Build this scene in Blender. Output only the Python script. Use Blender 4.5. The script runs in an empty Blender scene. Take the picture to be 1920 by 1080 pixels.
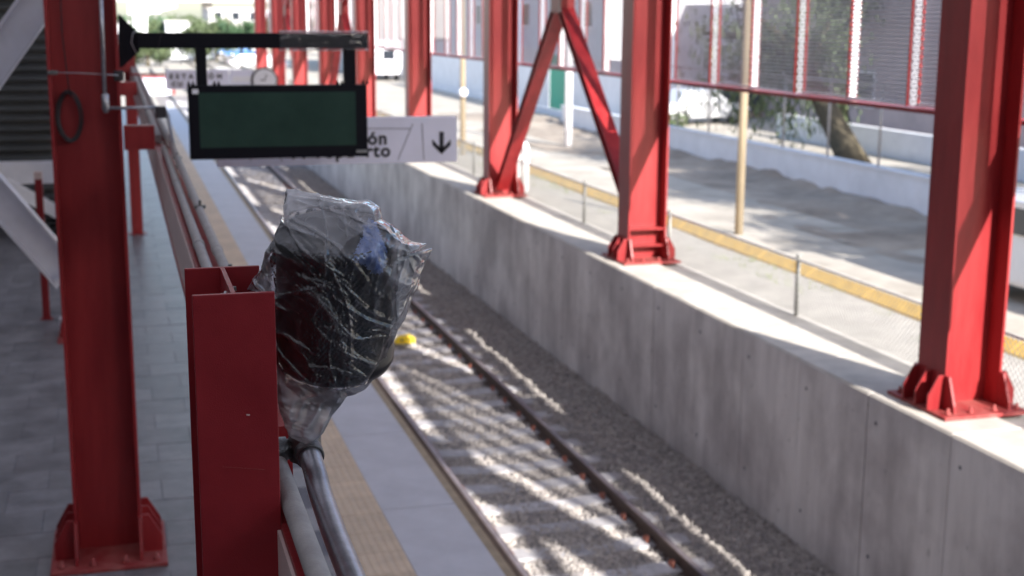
import bpy, math, random
import numpy as np
from mathutils import Matrix, Vector, noise as mnoise
random.seed(7); rng = np.random.default_rng(7)
scene = bpy.context.scene
COL = scene.collection
rad = math.radians

# ------------------------------------------------------------------ camera
F = 2550.0; CX, CY = 960.0, 540.0; H = 3.8
def nrm(a): a = np.array(a, float); return a/np.linalg.norm(a)
vy = nrm([212-CX, 32-CY, F]); vd = np.array([880-CX, 13500-CY, F]); vd = nrm(vd); vd = nrm(vd-vy*(vd@vy))
RR = np.array([np.cross(vd, vy), vy, -vd]); CAM = np.array([0, 0, H])
cd = bpy.data.cameras.new('camera'); cam = bpy.data.objects.new('camera', cd); COL.objects.link(cam)
m = Matrix.Identity(4)
for i in range(3):
    m[i][0] = RR[i, 0]; m[i][1] = -RR[i, 1]; m[i][2] = -RR[i, 2]; m[i][3] = CAM[i]
cam.matrix_world = m
cd.sensor_width = 36; cd.lens = F/1920*36; cd.clip_start = .1; cd.clip_end = 2000
cd.dof.use_dof = True; cd.dof.focus_distance = 2.72; cd.dof.aperture_fstop = 5.0
scene.camera = cam
# ------------------------------------------------------------------ world, sun, exposure
SX, SY = .47, -1.75                                   # towards the sun per metre of height
elev = math.atan2(1, math.hypot(SX, SY)); azim = math.atan2(SX, SY)
w = bpy.data.worlds.new('World'); scene.world = w; w.use_nodes = True
nt = w.node_tree; nt.nodes.clear()
sky = nt.nodes.new('ShaderNodeTexSky'); sky.sky_type = 'NISHITA'; sky.sun_disc = False
sky.sun_elevation = elev; sky.sun_rotation = azim; sky.air_density = 1.0; sky.dust_density = 1.5
bg = nt.nodes.new('ShaderNodeBackground'); bg.inputs['Strength'].default_value = .15
wo = nt.nodes.new('ShaderNodeOutputWorld')
nt.links.new(sky.outputs[0], bg.inputs[0]); nt.links.new(bg.outputs[0], wo.inputs[0])
sd = bpy.data.lights.new('sun', 'SUN'); sd.energy = 5.0; sd.angle = rad(.55); sd.color = (1, .95, .88)
sun = bpy.data.objects.new('sun', sd); COL.objects.link(sun)
sun.rotation_euler = Vector((SX, SY, 1)).to_track_quat('Z', 'Y').to_euler()
vs = scene.view_settings
vs.view_transform = 'Standard'; vs.look = 'None'; vs.gamma = 1; vs.exposure = 1.3; vs.use_curve_mapping = False

# ------------------------------------------------------------------ helpers
def ray(u, v): return RR@np.array([u-CX, v-CY, F])
def at(u, v, ax, val):                                # the point of a sight line on a world plane
    d = ray(u, v); t = (val-CAM[ax])/d[ax]; return CAM+d*t
def atd(u, v, dep): return CAM+ray(u, v)/F*dep

def mat(name, col, rough=.6, metal=0, var=.0, vscale=6, bump=0, bscale=60, col2=None, tint=0, spec=.5, coords='Object', stretch=None, emit=None):
    M = bpy.data.materials.new(name); M.use_nodes = True; n = M.node_tree.nodes; l = M.node_tree.links
    b = n['Principled BSDF']; b.inputs['Roughness'].default_value = rough; b.inputs['Metallic'].default_value = metal
    b.inputs['Specular IOR Level'].default_value = spec
    tc = n.new('ShaderNodeTexCoord'); out = tc.outputs[coords] if coords != 'World' else n.new('ShaderNodeNewGeometry').outputs['Position']
    if stretch:
        mp = n.new('ShaderNodeMapping'); mp.inputs['Scale'].default_value = stretch; l.new(out, mp.inputs[0]); out = mp.outputs[0]
    if var or col2:
        t = n.new('ShaderNodeTexNoise'); t.inputs['Scale'].default_value = vscale; t.inputs['Detail'].default_value = 7; t.inputs['Roughness'].default_value = .65
        l.new(out, t.inputs[0])
        r = n.new('ShaderNodeValToRGB'); r.color_ramp.elements[0].position = .33; r.color_ramp.elements[1].position = .67
        c1 = [max(0, x*(1-var)) for x in col]; c2 = col2 or [min(1, x*(1+var)) for x in col]
        r.color_ramp.elements[0].color = (*c1, 1); r.color_ramp.elements[1].color = (*c2, 1)
        l.new(t.outputs['Fac'], r.inputs[0]); co = r.outputs[0]
        if tint:
            oi = n.new('ShaderNodeObjectInfo'); mr = n.new('ShaderNodeMapRange'); mr.inputs[3].default_value = 1-tint; mr.inputs[4].default_value = 1+tint
            l.new(oi.outputs['Random'], mr.inputs[0]); hs = n.new('ShaderNodeHueSaturation'); l.new(mr.outputs[0], hs.inputs['Value']); l.new(co, hs.inputs['Color']); co = hs.outputs[0]
        l.new(co, b.inputs['Base Color'])
        mr2 = n.new('ShaderNodeMapRange'); mr2.inputs[3].default_value = max(.03, rough-.1); mr2.inputs[4].default_value = min(1, rough+.12)
        l.new(t.outputs['Fac'], mr2.inputs[0]); l.new(mr2.outputs[0], b.inputs['Roughness'])
    else: b.inputs['Base Color'].default_value = (*col, 1)
    if bump:
        t2 = n.new('ShaderNodeTexNoise'); t2.inputs['Scale'].default_value = bscale; t2.inputs['Detail'].default_value = 5; l.new(out, t2.inputs[0])
        bp = n.new('ShaderNodeBump'); bp.inputs['Strength'].default_value = bump; bp.inputs['Distance'].default_value = .01
        l.new(t2.outputs['Fac'], bp.inputs['Height']); l.new(bp.outputs[0], b.inputs['Normal'])
    return M

M = {}
M['red'] = mat('red_paint', (.21, .008, .012), .42, col2=(.32, .022, .024), vscale=7, bump=.12, bscale=90, stretch=(1, 1, .14))
M['red_dusty'] = mat('dusty_red_paint', (.25, .012, .015), .6, col2=(.34, .09, .08), vscale=9, bump=.15)
M['red_post'] = mat('red_post_paint', (.24, .012, .018), .42, col2=(.31, .018, .025), vscale=9, bump=.10, bscale=420)
def translucent_sheet():
    M_ = bpy.data.materials.new('translucent_shade_sheet'); M_.use_nodes = True; n = M_.node_tree.nodes; l = M_.node_tree.links
    t = n.new('ShaderNodeBsdfTranslucent'); t.inputs[0].default_value = (.50, .51, .58, 1); d = n.new('ShaderNodeBsdfDiffuse'); d.inputs[0].default_value = (.5, .5, .52, 1)
    m = n.new('ShaderNodeMixShader'); m.inputs[0].default_value = .24; l.new(d.outputs[0], m.inputs[1]); l.new(t.outputs[0], m.inputs[2]); l.new(m.outputs[0], n['Material Output'].inputs[0]); return M_
M['shade_roofsheet'] = translucent_sheet()
M['beige'] = mat('beige_pink_paint', (.66, .52, .49), .5, var=.08, vscale=4, bump=.08)
M['conduit'] = mat('galvanised_conduit', (.42, .42, .46), .30, metal=.75, var=.2, vscale=25, bump=.1, bscale=200)
M['conduit_old'] = mat('dull_conduit', (.38, .355, .35), .6, metal=.2, var=.15, vscale=12, bump=.15, bscale=150)
M['fitting'] = mat('cast_fitting', (.17, .165, .165), .4, metal=.75, var=.2, vscale=30, bump=.3, bscale=180)
M['steel'] = mat('bright_steel', (.6, .6, .62), .3, metal=.9)
M['black'] = mat('black_paint', (.006, .006, .011), .5, spec=.15)
M['blackbody'] = mat('black_plastic', (.010, .010, .014), .35)
M['screen'] = mat('dark_green_screen', (.030, .060, .048), .14, var=.15, vscale=2)
M['white'] = mat('white_paint', (.82, .82, .88), .5, var=.07, vscale=3)
M['signwhite'] = mat('sign_white', (.80, .80, .95), .4, var=.04, vscale=3)
M['ink'] = mat('sign_ink', (.02, .02, .03), .5)
M['tile'] = mat('grey_stone_tile', (.125, .122, .13), .42, col2=(.245, .235, .25), vscale=3.5, bump=.25, bscale=40, tint=.16, coords='World')
M['grout'] = mat('grout', (.13, .13, .15), .8, var=.2)
M['tactile'] = mat('tactile_beige', (.60, .47, .35), .65, var=.12, vscale=5, tint=.07, coords='World')
M['edgecon'] = mat('edge_concrete', (.52, .51, .55), .6, var=.10, vscale=2.2, bump=.15, bscale=60)
M['nosing'] = mat('platform_nosing', (.34, .26, .17), .7, var=.2)
M['rail_side'] = mat('rusty_rail', (.06, .035, .028), .7, var=.35, vscale=18, bump=.2)
M['rail_top'] = mat('worn_rail_top', (.22, .19, .2), .4, metal=.5, var=.3, vscale=9)
M['reflection_blue'] = mat('painted_sky_reflection', (.16, .26, .60), .35, col2=(.45, .58, .9), vscale=60, bump=.6, bscale=120)  # blue of the sky reflected on the drum, painted in as colour
M['sleeper'] = mat('concrete_sleeper', (.40, .39, .41), .85, var=.22, vscale=9, bump=.4, bscale=50, tint=.1)
M['clip'] = mat('rail_clip_orange', (.30, .10, .065), .6)
M['stone'] = mat('ballast_stone', (.24, .22, .215), .9, col2=(.52, .48, .45), vscale=13, coords='World')
M['ballast'] = mat('ballast_bed', (.14, .13, .13), .95, col2=(.34, .31, .30), vscale=16, bump=1, bscale=45, coords='World')
M['captop'] = mat('pale_concrete', (.50, .465, .42), .8, var=.16, vscale=3, bump=.2, bscale=40, coords='World')
M['slab'] = mat('pale_slab', (.40, .375, .345), .85, var=.16, vscale=2.5, bump=.3, bscale=30, coords='World')
M['street'] = mat('pale_street', (.30, .27, .23), .9, col2=(.48, .44, .385), vscale=.9, bump=.4, bscale=20, coords='World')
M['dirt'] = mat('dry_earth', (.20, .165, .135), .95, col2=(.40, .34, .28), vscale=.7, bump=.8, bscale=8, coords='World')
M['yellow'] = mat('yellow_paint', (.62, .37, .05), .6, var=.2, vscale=4)
M['yellow_bright'] = mat('bright_yellow_plastic', (.85, .60, .02), .4)
M['wood'] = mat('weathered_pole', (.33, .27, .19), .8, var=.2, vscale=8, stretch=(1, 1, .1))
M['wirem'] = mat('galvanised_wire', (.26, .26, .25), .5, metal=.3)
M['whitewall'] = mat('white_wall', (.70, .71, .76), .8, var=.08, vscale=1.2, bump=.2, bscale=15)
M['pink'] = mat('pink_render', (.50, .40, .40), .85, var=.12, vscale=1)
M['green_panel'] = mat('green_hoarding', (.03, .33, .22), .6, var=.12, vscale=1)
M['dark_louvre'] = mat('shade_enclosure_grey', (.075, .078, .08), .55, var=.15, vscale=3)
M['canopy'] = mat('canopy_sheet', (.35, .35, .37), .7, var=.1)
M['glass'] = mat('dark_glass', (.03, .035, .045), .08)
M['tyre'] = mat('tyre_rubber', (.02, .02, .02), .8)
M['carwhite'] = mat('silver_car_paint', (.62, .63, .66), .3, metal=.2)
M['carblue'] = mat('blue_car_paint', (.06, .17, .40), .3)
M['carred'] = mat('red_car_paint', (.5, .04, .05), .3)
M['cardark'] = mat('dark_car_paint', (.05, .055, .07), .3)
M['lamp_red'] = mat('tail_lamp_red', (.5, .02, .02), .3)
M['bark'] = mat('tree_bark', (.085, .07, .045), .9, var=.35, vscale=12, bump=.8, bscale=20, stretch=(1, 1, .3))
M['leaf'] = mat('pepper_tree_leaf', (.05, .08, .035), .6, col2=(.12, .155, .075), vscale=2, coords='World')
M['leaf_dark'] = mat('dark_leaf', (.03, .075, .035), .6, col2=(.07, .13, .06), vscale=1, coords='World')
M['con_far'] = mat('far_concrete', (.45, .44, .44), .85, var=.08, vscale=.3)
M['cable'] = mat('black_cable', (.03, .025, .03), .5)
M['grass'] = mat('dry_grass', (.16, .20, .06), .8, var=.3, vscale=6, coords='World')

def cast_concrete():
    M_ = bpy.data.materials.new('cast_concrete_wall'); M_.use_nodes = True; n = M_.node_tree.nodes; l = M_.node_tree.links; b = n['Principled BSDF']
    g = n.new('ShaderNodeNewGeometry')
    def nz(sc, s, d=6, r=.6):
        mp = n.new('ShaderNodeMapping'); mp.inputs['Scale'].default_value = s; l.new(g.outputs['Position'], mp.inputs[0])
        t = n.new('ShaderNodeTexNoise'); t.inputs['Scale'].default_value = sc; t.inputs['Detail'].default_value = d; t.inputs['Roughness'].default_value = r; l.new(mp.outputs[0], t.inputs[0]); return t.outputs['Fac']
    a = nz(5, (1, 1, .12)); c = nz(1.1, (1, 1, .8)); e = nz(9, (1, 1, .9))
    r1 = n.new('ShaderNodeValToRGB'); r1.color_ramp.elements[0].position = .3; r1.color_ramp.elements[1].position = .7
    r1.color_ramp.elements[0].color = (.52, .485, .485, 1); r1.color_ramp.elements[1].color = (.70, .66, .66, 1); l.new(a, r1.inputs[0])
    r2 = n.new('ShaderNodeValToRGB'); r2.color_ramp.elements[0].position = .36; r2.color_ramp.elements[1].position = .6
    r2.color_ramp.elements[0].color = (.70, .68, .68, 1); r2.color_ramp.elements[1].color = (1.12, 1.12, 1.1, 1); l.new(c, r2.inputs[0])
    r3 = n.new('ShaderNodeValToRGB'); r3.color_ramp.elements[0].position = .27; r3.color_ramp.elements[1].position = .36
    r3.color_ramp.elements[0].color = (.55, .55, .55, 1); r3.color_ramp.elements[1].color = (1, 1, 1, 1); l.new(e, r3.inputs[0])
    m1 = n.new('ShaderNodeMix'); m1.data_type = 'RGBA'; m1.blend_type = 'MULTIPLY'; m1.inputs[0].default_value = 1; l.new(r1.outputs[0], m1.inputs[6]); l.new(r2.outputs[0], m1.inputs[7])
    m2 = n.new('ShaderNodeMix'); m2.data_type = 'RGBA'; m2.blend_type = 'MULTIPLY'; m2.inputs[0].default_value = .8; l.new(m1.outputs[2], m2.inputs[6]); l.new(r3.outputs[0], m2.inputs[7])
    l.new(m2.outputs[2], b.inputs['Base Color']); b.inputs['Roughness'].default_value = .8
    bp = n.new('ShaderNodeBump'); bp.inputs['Strength'].default_value = .35; bp.inputs['Distance'].default_value = .01; l.new(e, bp.inputs['Height']); l.new(bp.outputs[0], b.inputs['Normal'])
    return M_
M['wall'] = cast_concrete()

def perforated():
    M_ = bpy.data.materials.new('perforated_sheet'); M_.use_nodes = True; n = M_.node_tree.nodes; l = M_.node_tree.links; b = n['Principled BSDF']
    b.inputs['Base Color'].default_value = (.55, .56, .62, 1); b.inputs['Roughness'].default_value = .5
    tc = n.new('ShaderNodeTexCoord'); sp = n.new('ShaderNodeSeparateXYZ'); l.new(tc.outputs['Object'], sp.inputs[0])
    def mth(op, a, bb=None, c=None):
        x = n.new('ShaderNodeMath'); x.operation = op
        for i, q in enumerate((a, bb, c)):
            if q is None: continue
            if isinstance(q, (int, float)): x.inputs[i].default_value = q
            else: l.new(q, x.inputs[i])
        return x.outputs[0]
    hor = mth('ADD', sp.outputs[1], sp.outputs[0])
    row = mth('DIVIDE', sp.outputs[2], .040); ri = mth('FLOOR', row); rf = mth('SUBTRACT', mth('SUBTRACT', row, ri), .5)
    cu = mth('ADD', mth('DIVIDE', hor, .046), mth('MULTIPLY', mth('MODULO', ri, 2), .5)); cf = mth('SUBTRACT', mth('FRACT', cu), .5)
    d = mth('ADD', mth('POWER', mth('MULTIPLY', cf, 1.05), 2), mth('POWER', mth('MULTIPLY', rf, 1.25), 2))
    hole = mth('LESS_THAN', d, .148)
    tr = n.new('ShaderNodeBsdfTransparent'); mx = n.new('ShaderNodeMixShader'); l.new(hole, mx.inputs[0]); l.new(b.outputs[0], mx.inputs[1]); l.new(tr.outputs[0], mx.inputs[2])
    l.new(mx.outputs[0], n['Material Output'].inputs[0]); return M_
M['perf'] = perforated()

def film(name, fac, wh):
    M_ = bpy.data.materials.new(name); M_.use_nodes = True; n = M_.node_tree.nodes; l = M_.node_tree.links
    n.remove(n['Principled BSDF'])
    tr = n.new('ShaderNodeBsdfTransparent'); tr.inputs[0].default_value = (.97, .97, .99, 1)
    tc = n.new('ShaderNodeTexCoord')
    nzs = []
    for sc, dist in ((22, 2.2), (70, 1.0)):
        mp = n.new('ShaderNodeMapping'); mp.inputs['Rotation'].default_value = (.4, .7, .3); mp.inputs['Scale'].default_value = (1, 1, .45); l.new(tc.outputs['Object'], mp.inputs[0])
        t = n.new('ShaderNodeTexNoise'); t.noise_type = 'RIDGED_MULTIFRACTAL'; t.inputs['Scale'].default_value = sc; t.inputs['Detail'].default_value = 3; t.inputs['Distortion'].default_value = dist
        l.new(mp.outputs[0], t.inputs[0]); nzs.append(t.outputs['Fac'])
    ad = n.new('ShaderNodeMath'); ad.operation = 'MULTIPLY_ADD'; l.new(nzs[1], ad.inputs[0]); ad.inputs[1].default_value = .25; l.new(nzs[0], ad.inputs[2])
    bp = n.new('ShaderNodeBump'); bp.inputs['Strength'].default_value = .6; bp.inputs['Distance'].default_value = .002; l.new(ad.outputs[0], bp.inputs['Height'])
    gl = n.new('ShaderNodeBsdfGlossy'); gl.inputs['Roughness'].default_value = .07; l.new(bp.outputs[0], gl.inputs['Normal'])
    df = n.new('ShaderNodeBsdfDiffuse'); df.inputs[0].default_value = (.8, .8, .85, 1); ts = n.new('ShaderNodeBsdfTranslucent'); ts.inputs[0].default_value = (.8, .8, .84, 1)
    l.new(bp.outputs[0], df.inputs['Normal'])
    m0 = n.new('ShaderNodeMixShader'); m0.inputs[0].default_value = .5; l.new(df.outputs[0], m0.inputs[1]); l.new(ts.outputs[0], m0.inputs[2])
    lw = n.new('ShaderNodeLayerWeight'); lw.inputs[0].default_value = .35; 
    fr = n.new('ShaderNodeMapRange'); fr.inputs[3].default_value = wh; fr.inputs[4].default_value = wh+.12; l.new(lw.outputs['Facing'], fr.inputs[0])
    at_ = n.new('ShaderNodeAttribute'); at_.attribute_name = 'crumple'
    sm = n.new('ShaderNodeMath'); sm.operation = 'MULTIPLY_ADD'; sm.use_clamp = True; l.new(at_.outputs['Fac'], sm.inputs[0]); sm.inputs[1].default_value = .75; l.new(fr.outputs[0], sm.inputs[2])
    m1 = n.new('ShaderNodeMixShader'); l.new(sm.outputs[0], m1.inputs[0]); l.new(tr.outputs[0], m1.inputs[1]); l.new(m0.outputs[0], m1.inputs[2])
    fs = n.new('ShaderNodeFresnel'); fs.inputs[0].default_value = 1.5; l.new(bp.outputs[0], fs.inputs['Normal'])
    mm = n.new('ShaderNodeMath'); mm.operation = 'MULTIPLY_ADD'; mm.inputs[1].default_value = 2.0; mm.inputs[2].default_value = fac; mm.use_clamp = True; l.new(fs.outputs[0], mm.inputs[0])
    m2 = n.new('ShaderNodeMixShader'); l.new(mm.outputs[0], m2.inputs[0]); l.new(m1.outputs[0], m2.inputs[1]); l.new(gl.outputs[0], m2.inputs[2])
    l.new(m2.outputs[0], n['Material Output'].inputs[0]); return M_
M['film'] = film('clear_plastic_film', .01, .02)
M['filmthin'] = film('thin_plastic_wrap', .02, .10)

def wpos(o):
    p = Vector((0, 0, 0))
    while o: p += o.location; o = o.parent
    return p
class MB:
    def __init__(s): s.v = []; s.f = []; s.n = 0; s.sm = []
    def add(s, V, Fs, smooth=False):
        k = s.n; s.v += [tuple(map(float, p)) for p in V]; s.f += [tuple(i+k for i in q) for q in Fs]; s.sm += [smooth]*len(Fs); s.n += len(V); return s
    def box(s, x0, x1, y0, y1, z0, z1):
        V = [(x0, y0, z0), (x1, y0, z0), (x1, y1, z0), (x0, y1, z0), (x0, y0, z1), (x1, y0, z1), (x1, y1, z1), (x0, y1, z1)]
        return s.add(V, [(0, 3, 2, 1), (4, 5, 6, 7), (0, 1, 5, 4), (1, 2, 6, 5), (2, 3, 7, 6), (3, 0, 4, 7)])
    def prism(s, poly, ax, a, b):                      # poly of 2-tuples on the plane across axis ax, from a to b
        def pt(p, t):
            q = list(p); q.insert(ax, t); return q
        n = len(poly); V = [pt(p, a) for p in poly]+[pt(p, b) for p in poly]
        Fs = [tuple(range(n))[::-1], tuple(range(n, 2*n))]+[(i, (i+1) % n, n+(i+1) % n, n+i) for i in range(n)]
        return s.add(V, Fs)
    def bar(s, A, B, w_, h_, up=(0, 0, 1)):
        A = Vector(A); B = Vector(B); d = (B-A).normalized(); sd_ = d.cross(Vector(up))
        if sd_.length < 1e-4: sd_ = d.cross(Vector((1, 0, 0)))
        sd_.normalize(); u = sd_.cross(d)
        V = [p+sd_*a*w_/2+u*b*h_/2 for p in (A, B) for a, b in ((-1, -1), (1, -1), (1, 1), (-1, 1))]
        return s.add(V, [(0, 1, 2, 3), (7, 6, 5, 4), (0, 4, 5, 1), (1, 5, 6, 2), (2, 6, 7, 3), (3, 7, 4, 0)])
    def tube(s, pts, r, n=12, caps=True):
        P = [Vector(p) for p in pts]; rs = r if isinstance(r, (list, tuple)) else [r]*len(P)
        ref = None; V = []
        for i, p in enumerate(P):
            d = (P[min(i+1, len(P)-1)]-P[max(i-1, 0)]).normalized()
            if ref is None: ref = d.orthogonal().normalized()
            ref = (ref-d*ref.dot(d)).normalized(); q = d.cross(ref)
            V += [p+(ref*math.cos(2*math.pi*k/n)+q*math.sin(2*math.pi*k/n))*rs[i] for k in range(n)]
        Fs = [(i*n+k, i*n+(k+1) % n, (i+1)*n+(k+1) % n, (i+1)*n+k) for i in range(len(P)-1) for k in range(n)]
        s.add(V, Fs, True)
        if caps: 
            k = s.n-len(V); s.f += [tuple(k+j for j in range(n))[::-1], tuple(k+(len(P)-1)*n+j for j in range(n))]; s.sm += [False, False]
        return s
    def lathe(s, c, prof, n=32, ax=(0, 0, 1)):         # prof: (radius, height)
        A = Vector(ax).normalized(); u = A.orthogonal().normalized(); q = A.cross(u); c = Vector(c); V = []
        for r, h in prof: V += [c+A*h+(u*math.cos(2*math.pi*k/n)+q*math.sin(2*math.pi*k/n))*r for k in range(n)]
        Fs = [(i*n+k, i*n+(k+1) % n, (i+1)*n+(k+1) % n, (i+1)*n+k) for i in range(len(prof)-1) for k in range(n)]
        s.add(V, Fs, True)
        k = s.n-len(V); s.f += [tuple(k+j for j in range(n))[::-1], tuple(k+(len(prof)-1)*n+j for j in range(n))]; s.sm += [False, False]
        return s
    def build(s, name, mt, parent=None, loc=None, bevel=0, world=True):
        off = wpos(parent) if parent else Vector(loc or (0, 0, 0))
        if not world: off = Vector((0, 0, 0))
        me = bpy.data.meshes.new(name); me.from_pydata([(x-off.x, y-off.y, z-off.z) for x, y, z in s.v], [], s.f)
        me.materials.append(M[mt] if isinstance(mt, str) else mt)
        me.polygons.foreach_set('use_smooth', s.sm); me.update()
        o = bpy.data.objects.new(name, me); COL.objects.link(o)
        if parent: o.parent = parent
        elif loc is not None: o.location = loc
        if bevel:
            b = o.modifiers.new('b', 'BEVEL'); b.width = bevel; b.segments = 2; b.limit_method = 'ANGLE'; b.angle_limit = rad(50)
        return o
def tag(o, label=None, cat=None, group=None, kind=None):
    if label: o['label'] = label
    if cat: o['category'] = cat
    if group: o['group'] = group
    if kind: o['kind'] = kind
    return o
def thing(name, label, cat, loc, group=None):
    o = bpy.data.objects.new(name, None); o.empty_display_size = .2; COL.objects.link(o); o.location = loc
    return tag(o, label, cat, group)
def dup(o, parent=None, loc=None, label=None):
    c = o.copy(); COL.objects.link(c); c.parent = parent
    if loc is not None: c.location = loc
    if label: c['label'] = label
    for ch in o.children: dup(ch, c)
    return c
def struct(o): o['kind'] = 'structure'; return o
def npmesh(name, V, Fq, mt, parent=None, loc=None, smooth=False):
    V = np.asarray(V, np.float32); Fq = np.asarray(Fq, np.int32); me = bpy.data.meshes.new(name)
    off = wpos(parent) if parent else Vector(loc or (0, 0, 0)); V = V-np.array(off, np.float32)
    k = Fq.shape[1]; me.vertices.add(len(V)); me.vertices.foreach_set('co', V.ravel())
    me.loops.add(Fq.size); me.loops.foreach_set('vertex_index', Fq.ravel())
    me.polygons.add(len(Fq)); me.polygons.foreach_set('loop_start', np.arange(0, Fq.size, k, dtype=np.int32)); me.polygons.foreach_set('loop_total', np.full(len(Fq), k, np.int32))
    me.polygons.foreach_set('use_smooth', np.full(len(Fq), smooth)); me.update(calc_edges=True); me.validate()
    me.materials.append(M[mt]); o = bpy.data.objects.new(name, me); COL.objects.link(o)
    if parent: o.parent = parent
    elif loc is not None: o.location = loc
    return o
def text(s_, size, mt, parent, loc, name='lettering', align='LEFT', sp=1.0, off=.0):
    c = bpy.data.curves.new('t', 'FONT'); c.body = s_; c.size = size; c.align_x = align; c.space_character = sp; c.offset = off; c.extrude = .002
    t = bpy.data.objects.new('t', c); COL.objects.link(t)
    dg = bpy.context.evaluated_depsgraph_get(); me = bpy.data.meshes.new_from_object(t.evaluated_get(dg))
    bpy.data.objects.remove(t); me.materials.clear(); me.materials.append(M[mt])
    o = bpy.data.objects.new(name, me); COL.objects.link(o); o.parent = parent; o.rotation_euler = (rad(90), 0, 0)
    o.location = Vector(loc)-wpos(parent); return o
def grid(name, x0, x1, nx, y0, y1, ny, zf, mt, kind=True, loc=None):
    X, Y = np.meshgrid(np.linspace(x0, x1, nx), np.linspace(y0, y1, ny)); Z = zf(X, Y)
    V = np.stack([X.ravel(), Y.ravel(), Z.ravel()], 1); i = np.arange((nx-1)*(ny-1)); r = i//(nx-1); c = i % (nx-1); a = r*nx+c
    o = npmesh(name, V, np.stack([a, a+1, a+nx+1, a+nx], 1), mt, smooth=True)
    return struct(o) if kind else o
def vnoise(P, seed=0):                                 # vectorised value noise, P (N,3)
    Pi = np.floor(P).astype(np.int64); Pf = P-Pi; u = Pf*Pf*(3-2*Pf)
    def h(ix, iy, iz):
        n = (ix*374761393+iy*668265263+iz*2147483647+seed*974711) & 0xffffffff
        n = ((n ^ (n >> 13))*1274126177) & 0xffffffff; n = ((n ^ (n >> 15))*2246822519) & 0xffffffff; return ((n ^ (n >> 16)) & 0xffff)/65535.
    r = 0
    for a in (0, 1):
        for b in (0, 1):
            for c in (0, 1):
                r = r+h(Pi[:, 0]+a, Pi[:, 1]+b, Pi[:, 2]+c)*(u[:, 0] if a else 1-u[:, 0])*(u[:, 1] if b else 1-u[:, 1])*(u[:, 2] if c else 1-u[:, 2])
    return r

# ================================================================== SETTING
GZ = -1.1; SZ = -.8; WT = .69; PX = 2.51
# ballast bed of the track trench
def bz(X, Y):
    P = np.stack([X.ravel()*6, Y.ravel()*6, 0*X.ravel()], 1); n = vnoise(P, 1).reshape(X.shape)-.5
    P2 = np.stack([X.ravel()*1.5, Y.ravel()*1.5, 0*X.ravel()], 1); n2 = vnoise(P2, 2).reshape(X.shape)-.5
    sh = np.clip((X-4.9)/.35, 0, 1)*np.clip((6.1-X)/.5, 0, 1)
    return GZ-.015+n*.035+n2*.03+sh*.05
grid('ballast_bed', 2.2, 6.2, 60, 2, 90, 700, bz, 'ballast')
# the trench of the side track also widens beyond the platforms
mb = MB(); mb.box(-400, 600, -60, 900, -1.6, -1.25); struct(mb.build('ground', 'street'))
# street side
def sz(X, Y): 
    P = np.stack([X.ravel()*.5, Y.ravel()*.5, 0*X.ravel()], 1); n = vnoise(P, 3).reshape(X.shape)-.5
    t = np.clip((X-7.7)/2.6, 0, 1); return .63*(1-t)+(SZ-.01)*t+n*.05*np.clip((X-9)/4, 0, 1)
grid('embankment', 7.62, 12.1, 30, 2, 120, 160, sz, 'slab')
def dz(X, Y):
    P = np.stack([X.ravel()*.35, Y.ravel()*.35, 0*X.ravel()], 1); n = vnoise(P, 4).reshape(X.shape)-.5
    P2 = P*5; n2 = vnoise(P2, 5).reshape(X.shape)-.5
    return SZ+n*.12+n2*.06+np.clip((X-17.9)/1.0, 0, 1)*(.08+.10*(n2+.5))+np.clip((X-16)/3, 0, 1)*n*.25
grid('dirt_verge', 14.6, 19.2, 60, 0, 66, 300, dz, 'dirt')
mb = MB(); mb.box(12.0, 15.9, -10, 160, -1.2, SZ+.01); struct(mb.build('street', 'street'))
mb = MB(); mb.box(15.8, 60, 60, 160, -1.2, SZ); mb.box(19.3, 60, 0, 60, -1.2, SZ+.1); struct(mb.build('yard', 'street'))
# platform
mb = MB(); mb.box(-14, 2.50, -2, 62, -1.6, -.03); struct(mb.build('platform', 'edgecon'))
mb = MB(); mb.box(-40, 2.2, 62.01, 140, -1.6, -.9); struct(mb.build('far_trackside', 'street'))
mb = MB(); mb.box(2.44, PX, -2, 62, -.06, .004); tag(mb.build('platform_edge', 'nosing'), kind='structure')
plat = bpy.data.objects['platform']
# edge slabs
mb = MB(); mb.box(-.295, .295, -.995, .995, -.03, .003); e0 = mb.build('edge_slab', 'edgecon', world=False); e0.parent = plat
first = True
for k in range(31):
    o = e0 if first else e0.copy()
    if not first: COL.objects.link(o); o.parent = plat
    first = False; o.location = (2.145, -1+2*k+.05, 0)
# tactile tiles: .4 m squares with raised studs
mb = MB(); mb.box(-.205, .205, -.195, .195, -.03, .002)
for i in range(7):
    for j in range(7):
        x = -.175+i*.0583; y = -.166+j*.0553; a, b = .016, .009
        mb.add([(x-a, y-a, .002), (x+a, y-a, .002), (x+a, y+a, .002), (x-a, y+a, .002), (x-b, y-b, .008), (x+b, y-b, .008), (x+b, y+b, .008), (x-b, y+b, .008)], [(4, 5, 6, 7), (0, 1, 5, 4), (1, 2, 6, 5), (2, 3, 7, 6), (3, 0, 4, 7)])
t0 = mb.build('tactile_tile', 'tactile', world=False); t0.parent = plat
for k in range(140):
    o = t0 if k == 0 else t0.copy()
    if k: COL.objects.link(o); o.parent = plat
    o.location = (1.642, 5+.4*k, random.uniform(-.001, .001))
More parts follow.
